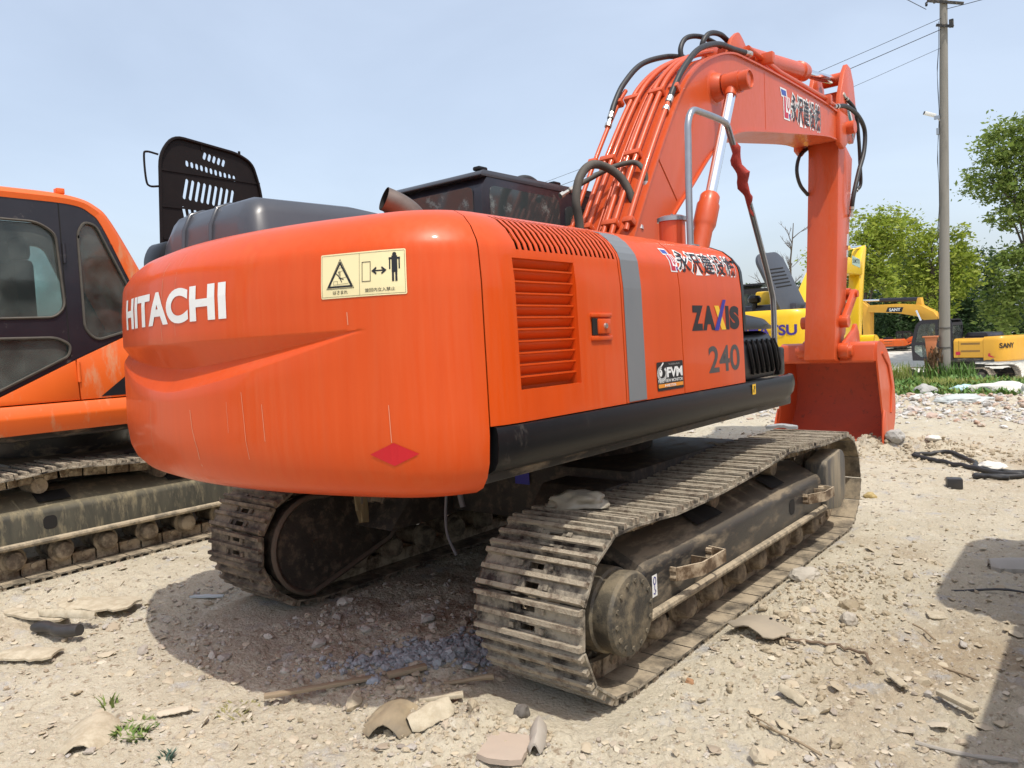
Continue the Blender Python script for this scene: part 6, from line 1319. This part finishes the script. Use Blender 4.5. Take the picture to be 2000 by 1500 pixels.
pp = MB(); pp.tube(crom([(-.2, 0, .02), (-.08, .01, .035), (.06, 0, .03), (.2, .02, .045)], 5), [.022, .03, .034, .036, .036, .036, .034, .032, .034, .038, .038, .038, .038, .04, .036, .034], 10); o = pp.build('pipe_scrap', BLACKS, None, smooth=50); on_ground(o, -1.80, -2.92, .25, .03); tag(o, 'crushed black plastic pipe scrap among boards on the left', 'pipe')
flake('board_scrap', 'thin curved strip lying over the black pipe scrap', 'scrap', -1.92, -2.80, .42, .05, .006, TANB, -1.15, .03, 6, .06)
flake('plank_scrap', 'pale bluish plank scrap just inside the tail shadow', 'scrap', -1.71, -1.99, .24, .045, .012, mat('bluish_board', (.48, .52, .52), .8), -1.0, 0, 7, .01)
def stick(label, x, y, l, r_, rz, m_=WOOD, bend=.02, seed=0, sq=False):
    rr_ = random.Random(seed); pts = [(0, (t - .5) * l, bend * math.sin(t * PI * 1.4 + seed) * l) for t in np.linspace(0, 1, 8)]
    o = (MB().box(-r_ * 1.6, r_ * 1.6, -l / 2, l / 2, 0, r_ * 1.6) if sq else MB().tube([(bend * l * 1.5 * math.sin(t[1] * 5 + seed), t[1], t[2]) for t in pts], [r_ * rr_.uniform(.7, 1.1) for _ in pts], 7)).build('stick', m_, None, smooth=40, bevel=.003 if sq else 0)
    on_ground(o, x, y, rz, r_ * .9 + .012); tag(o, label, 'stick'); return o
stick('long thin board crossing the shadow edge below the tail', .22, -2.50, .52, .011, -.60, WOOD, .01, 1, True)
stick('short square timber near the grey gravel', .46, -2.16, .20, .014, -.45, WOOD, 0, 2, True)
stick('thin bent twig beside the short square timber', .56, -2.17, .24, .005, .9, WOOD, .06, 3)
stick('weathered log piece left of the right track', .78, -2.06, .24, .014, -.85, WOOD, .03, 4)
stick('flat broken slat in the shadow edge near the metal sheet', .83, -2.30, .20, .012, -.75, TANB, 0, 5, True)
stick('long straight twig low on the right', 2.18, -1.68, .30, .006, 1.25, WOOD, .02, 6)
stick('thin crooked twig left of the long straight twig', 2.03, -1.62, .20, .004, 1.0, WOOD, .05, 7)
stick('pair-like thin stick beside the big shadow on the right', 2.58, -.68, .32, .007, 1.05, WOOD, .02, 8)
stick('grey stick crossing the big shadow at the lower right', 2.76, -1.42, .34, .010, -1.45, GREYW, .02, 9)
stick('short board standing near the big shadow edge', 2.68, -1.05, .18, .013, 1.0, TANB, 0, 10, True)
stick('bent wire-like stick inside the big shadow', 2.62, .62, .42, .008, -1.35, BLACKS, .04, 11)
stick('pale twig at the shadow tip on the right', 2.42, -.28, .22, .006, .7, WOOD, .03, 12)
flake('metal_sheet', 'curled dusty metal sheet with black stains at the bottom', 'metal sheet', .76, -2.53, .24, .26, .004, mat('stained_sheet', (.44, .35, .22), .7, 0, (.05, .05, .05), 6, (1, .5, 1), .8), .5, .055, 11, .0)
flake('metal_sheet', 'crumpled dusty sheet right of the curled metal sheet', 'metal sheet', .90, -2.44, .20, .15, .004, TANB, -.4, .045, 12, .01, rx=.2)
flake('stone_slab', 'flat pinkish stone slab at the bottom edge', 'slab', 1.31, -2.43, .20, .19, .022, mat('pinkish_slab', (.46, .37, .29), .9, 0, (.40, .34, .28), 8, (1, 1, 1), .6, bump=.2, bscale=40), .35, 0, 13, .006, notch=.12)
flake('cloth_scrap', 'crumpled grey cloth scrap beside the flat slab', 'scrap', 1.37, -2.30, .22, .075, .012, mat('grey_cloth', (.46, .42, .36), .95, 0, (.33, .29, .24), 12, (1, 1, 1), .6), .55, .035, 14, .0)
flake('steel_plate', 'dusty steel plate with three holes beside the right track', 'steel plate', 1.72, -.78, .20, .34, .006, mat('dusty_plate', (.30, .26, .20), .75, 0, (.42, .35, .25), 9, (1, 1, 1), .6), -.30, .028, 15, .012, notch=.15)
hp_ = MB()
for k in range(3): hp_.lathe([(0, .0), (.009, .0), (.009, .002), (0, .002)], Matrix.Translation((.03 + k * .035, .06 + k * .012, .036)), 10)
pl = [o for o in bpy.data.objects if o.name == 'steel_plate'][0]; hp_.build('bolt_hole', DARKIN, pl, smooth=0)
cb2 = MB(); cb2.tube([(a, b, gz(a, b) + .018) for a, b in [(p.x, p.y) for p in crom([(1.74, -.88, 0), (1.91, -.76, 0), (2.1, -.68, 0), (2.22, -.72, 0), (2.28, -.80, 0)], 6)]], .007, 6); o = cb2.build('cable_scrap', mat('rusty_cable', (.17, .12, .08), .85), None, smooth=60); tag(o, 'thin rusty cable curving from the holed steel plate', 'cable')
flake('scrap', 'bent thin metal scrap in the sunlit middle right', 'scrap', 2.08, -1.34, .14, .06, .004, BLACKS if False else TANB, 1.2, .02, 16, .012, rx=.2)
flake('scrap', 'upright torn board chip right of the bent scrap', 'scrap', 2.43, -.95, .13, .07, .006, TANB, .7, .012, 17, .02, ry_=.4)
flake('scrap', 'angular board chip near the three-holed plate', 'scrap', 2.42, .05, .12, .10, .006, TANB, .4, .0, 18, .01)
flake('sack', 'flat grey sack lying in the big shadow at the right edge', 'sack', 2.70, 1.28, .34, .20, .03, mat('grey_sack', (.45, .43, .39), .9, 0, (.36, .34, .30), 8, (1, 1, 1), .6), -1.2, .04, 19, .0)
def stone(label, x, y, s, m_, seed, nm='stone', fl=.75):
    r = np.random.default_rng(seed); bm = bmesh.new(); bmesh.ops.create_icosphere(bm, subdivisions=3, radius=1)
    sc_ = r.uniform(.75, 1.2, 3) * np.array([1, 1, fl])
    for v in bm.verts: 
        q_ = v.co.copy(); k = 1 + .30 * noise.noise(q_ * 1.3 + Vector((seed * 3.1, 0, 0))) + .12 * noise.noise(q_ * 3.5 + Vector((seed, 5, 0))); v.co = Vector((q_.x * sc_[0], q_.y * sc_[1], q_.z * sc_[2])) * k * s
    me = bpy.data.meshes.new(nm); bm.to_mesh(me); bm.free(); me.materials.append(m_); o = bpy.data.objects.new(nm, me); COL.objects.link(o); on_ground(o, x, y, r.uniform(0, 6), s * fl * .45); tag(o, label, 'stone'); return o
PALES = mat('pale_stone', (.48, .44, .37), .92, 0, (.38, .34, .28), 6, (1, 1, 1), .6, bump=.4, bscale=40); DARKS = mat('dark_lump', (.12, .11, .10), .95, 0, (.2, .18, .15), 12, (1, 1, 1), .6, bump=.6, bscale=40)
stone('pale angular stone beside the outer edge of the right track', 1.62, .30, .085, PALES, 1); stone('rounded stone in the sunlit ground right of the steel plate', 2.06, -.34, .05, PALES, 2); stone('porous dark lump left of the right track', 1.17, -2.15, .045, DARKS, 3); stone('pale block of concrete by the bucket lip', .95, 6.12, .10, mat('concrete_lump', (.42, .41, .38), .92, 0, (.33, .32, .29), 5, (1, 1, 1), .6, bump=.4, bscale=30), 4, 'concrete_chunk'); stone('grey concrete lump at the edge of the grass', -.02, 13.6, .22, MATS['concrete_lump'], 5, 'concrete_chunk', .9)
stone('small rust-brown stone at the rear of the right track', 1.62, -1.42, .022, mat('rust_stone', (.34, .19, .10), .95), 6); stone('yellow-brown lump in front of the black block', 1.35, 3.1, .05, mat('ochre_lump', (.42, .32, .14), .95), 7); stone('bluish stone in the tail shadow', .37, -2.30, .035, mat('bluish_stone', (.36, .39, .42), .9), 8)
stone('pale shard on the brown soil right of the bucket', 1.35, 6.3, .10, mat('white_shard', (.62, .60, .54), .9), 9, 'stone', .35)
o = MB().box(-.07, .07, -.06, .06, 0, .11).build('rubber_block', BLACKS, None, bevel=.012); on_ground(o, 1.93, 3.97, .3, -.005); tag(o, 'small black block lying in the open ground', 'block')
hs = MB(); Pz = lambda L_: [(a, b, gz(a, b) + .03) for a, b in [(p.x, p.y) for p in crom([(x, y, 0) for x, y in L_], 8)]]
hs.tube(Pz([(1.24, 5.72), (1.55, 5.93), (1.84, 5.71), (1.94, 5.40), (1.97, 5.12), (2.2, 4.95), (2.55, 4.98)]), .024, 7); o = hs.build('rubber_hose', RUBBER, None, smooth=60); tag(o, 'looped black rubber hose end lying on the ground at right', 'hose')
hs = MB(); hs.tube(Pz([(1.24, 5.66), (1.59, 5.41), (1.94, 5.08), (2.26, 4.80), (2.5, 4.80), (2.30, 4.62), (2.05, 4.60), (2.08, 4.48), (2.35, 4.46)]), .026, 7); o = hs.build('rubber_hose', RUBBER, None, smooth=60); tag(o, 'long double-bent black rubber hose lying on the ground at right', 'hose')
def bag(label, x, y, sx, sy, sz, m_, seed, z=None, rz=0, nm='plastic_bag'):
    bm = bmesh.new(); bmesh.ops.create_icosphere(bm, subdivisions=4, radius=1)
    for v in bm.verts:
        q_ = v.co.copy(); k = 1 + .35 * noise.noise(q_ * 1.7 + Vector((seed, 0, 0))) + .22 * abs(noise.noise(q_ * 4 + Vector((0, seed, 0)))); v.co = Vector((q_.x * sx, q_.y * sy, max(q_.z, -.3) * sz)) * k
    me = bpy.data.meshes.new(nm); bm.to_mesh(me); bm.free(); me.shade_smooth(); me.materials.append(m_); o = bpy.data.objects.new(nm, me); COL.objects.link(o); o.location = (x, y, (gz(x, y) + sz * .3) if z is None else z); o.rotation_euler = (0, 0, rz); tag(o, label, 'bag'); return o
WB = mat('white_sack', (.68, .66, .60), .8, 0, (.55, .53, .47), 5, (1, 1, 1), .6); bag('large crumpled white sack at the grass edge on the right', 1.35, 14.6, .75, .35, .20, WB, 1, rz=-.2); bag('second white sack towards the right edge', 2.05, 14.2, .50, .35, .22, WB, 2); bag('pale blue plastic bag in the creeper', .47, 14.9, .30, .2, .16, mat('pale_blue_plastic', (.45, .66, .70), .4), 3); bag('greyish clear plastic bag on the rubble', .9, 12.0, .45, .3, .10, mat('clear_grey_plastic', (.52, .55, .52), .35), 4); bag('flat white bag by the looped hose', 2.10, 5.35, .13, .14, .05, WB, 5)
bag('dusty translucent plastic bag lying on the rear of the right track', 1.09, -1.52, .15, .075, .055, mat('dusty_film', (.36, .33, .26), .35, 0, (.24, .21, .16), 9, (1, 1, 1), .7), 6, z=.835, rz=.4)
flake('glove', 'grey work gloves left on the front of the right track', 'glove', 1.02, 1.66, .10, .26, .022, mat('grey_glove', (.33, .34, .34), .9), .2, .012, 20, 0); bpy.data.objects['glove'].location.z = .852
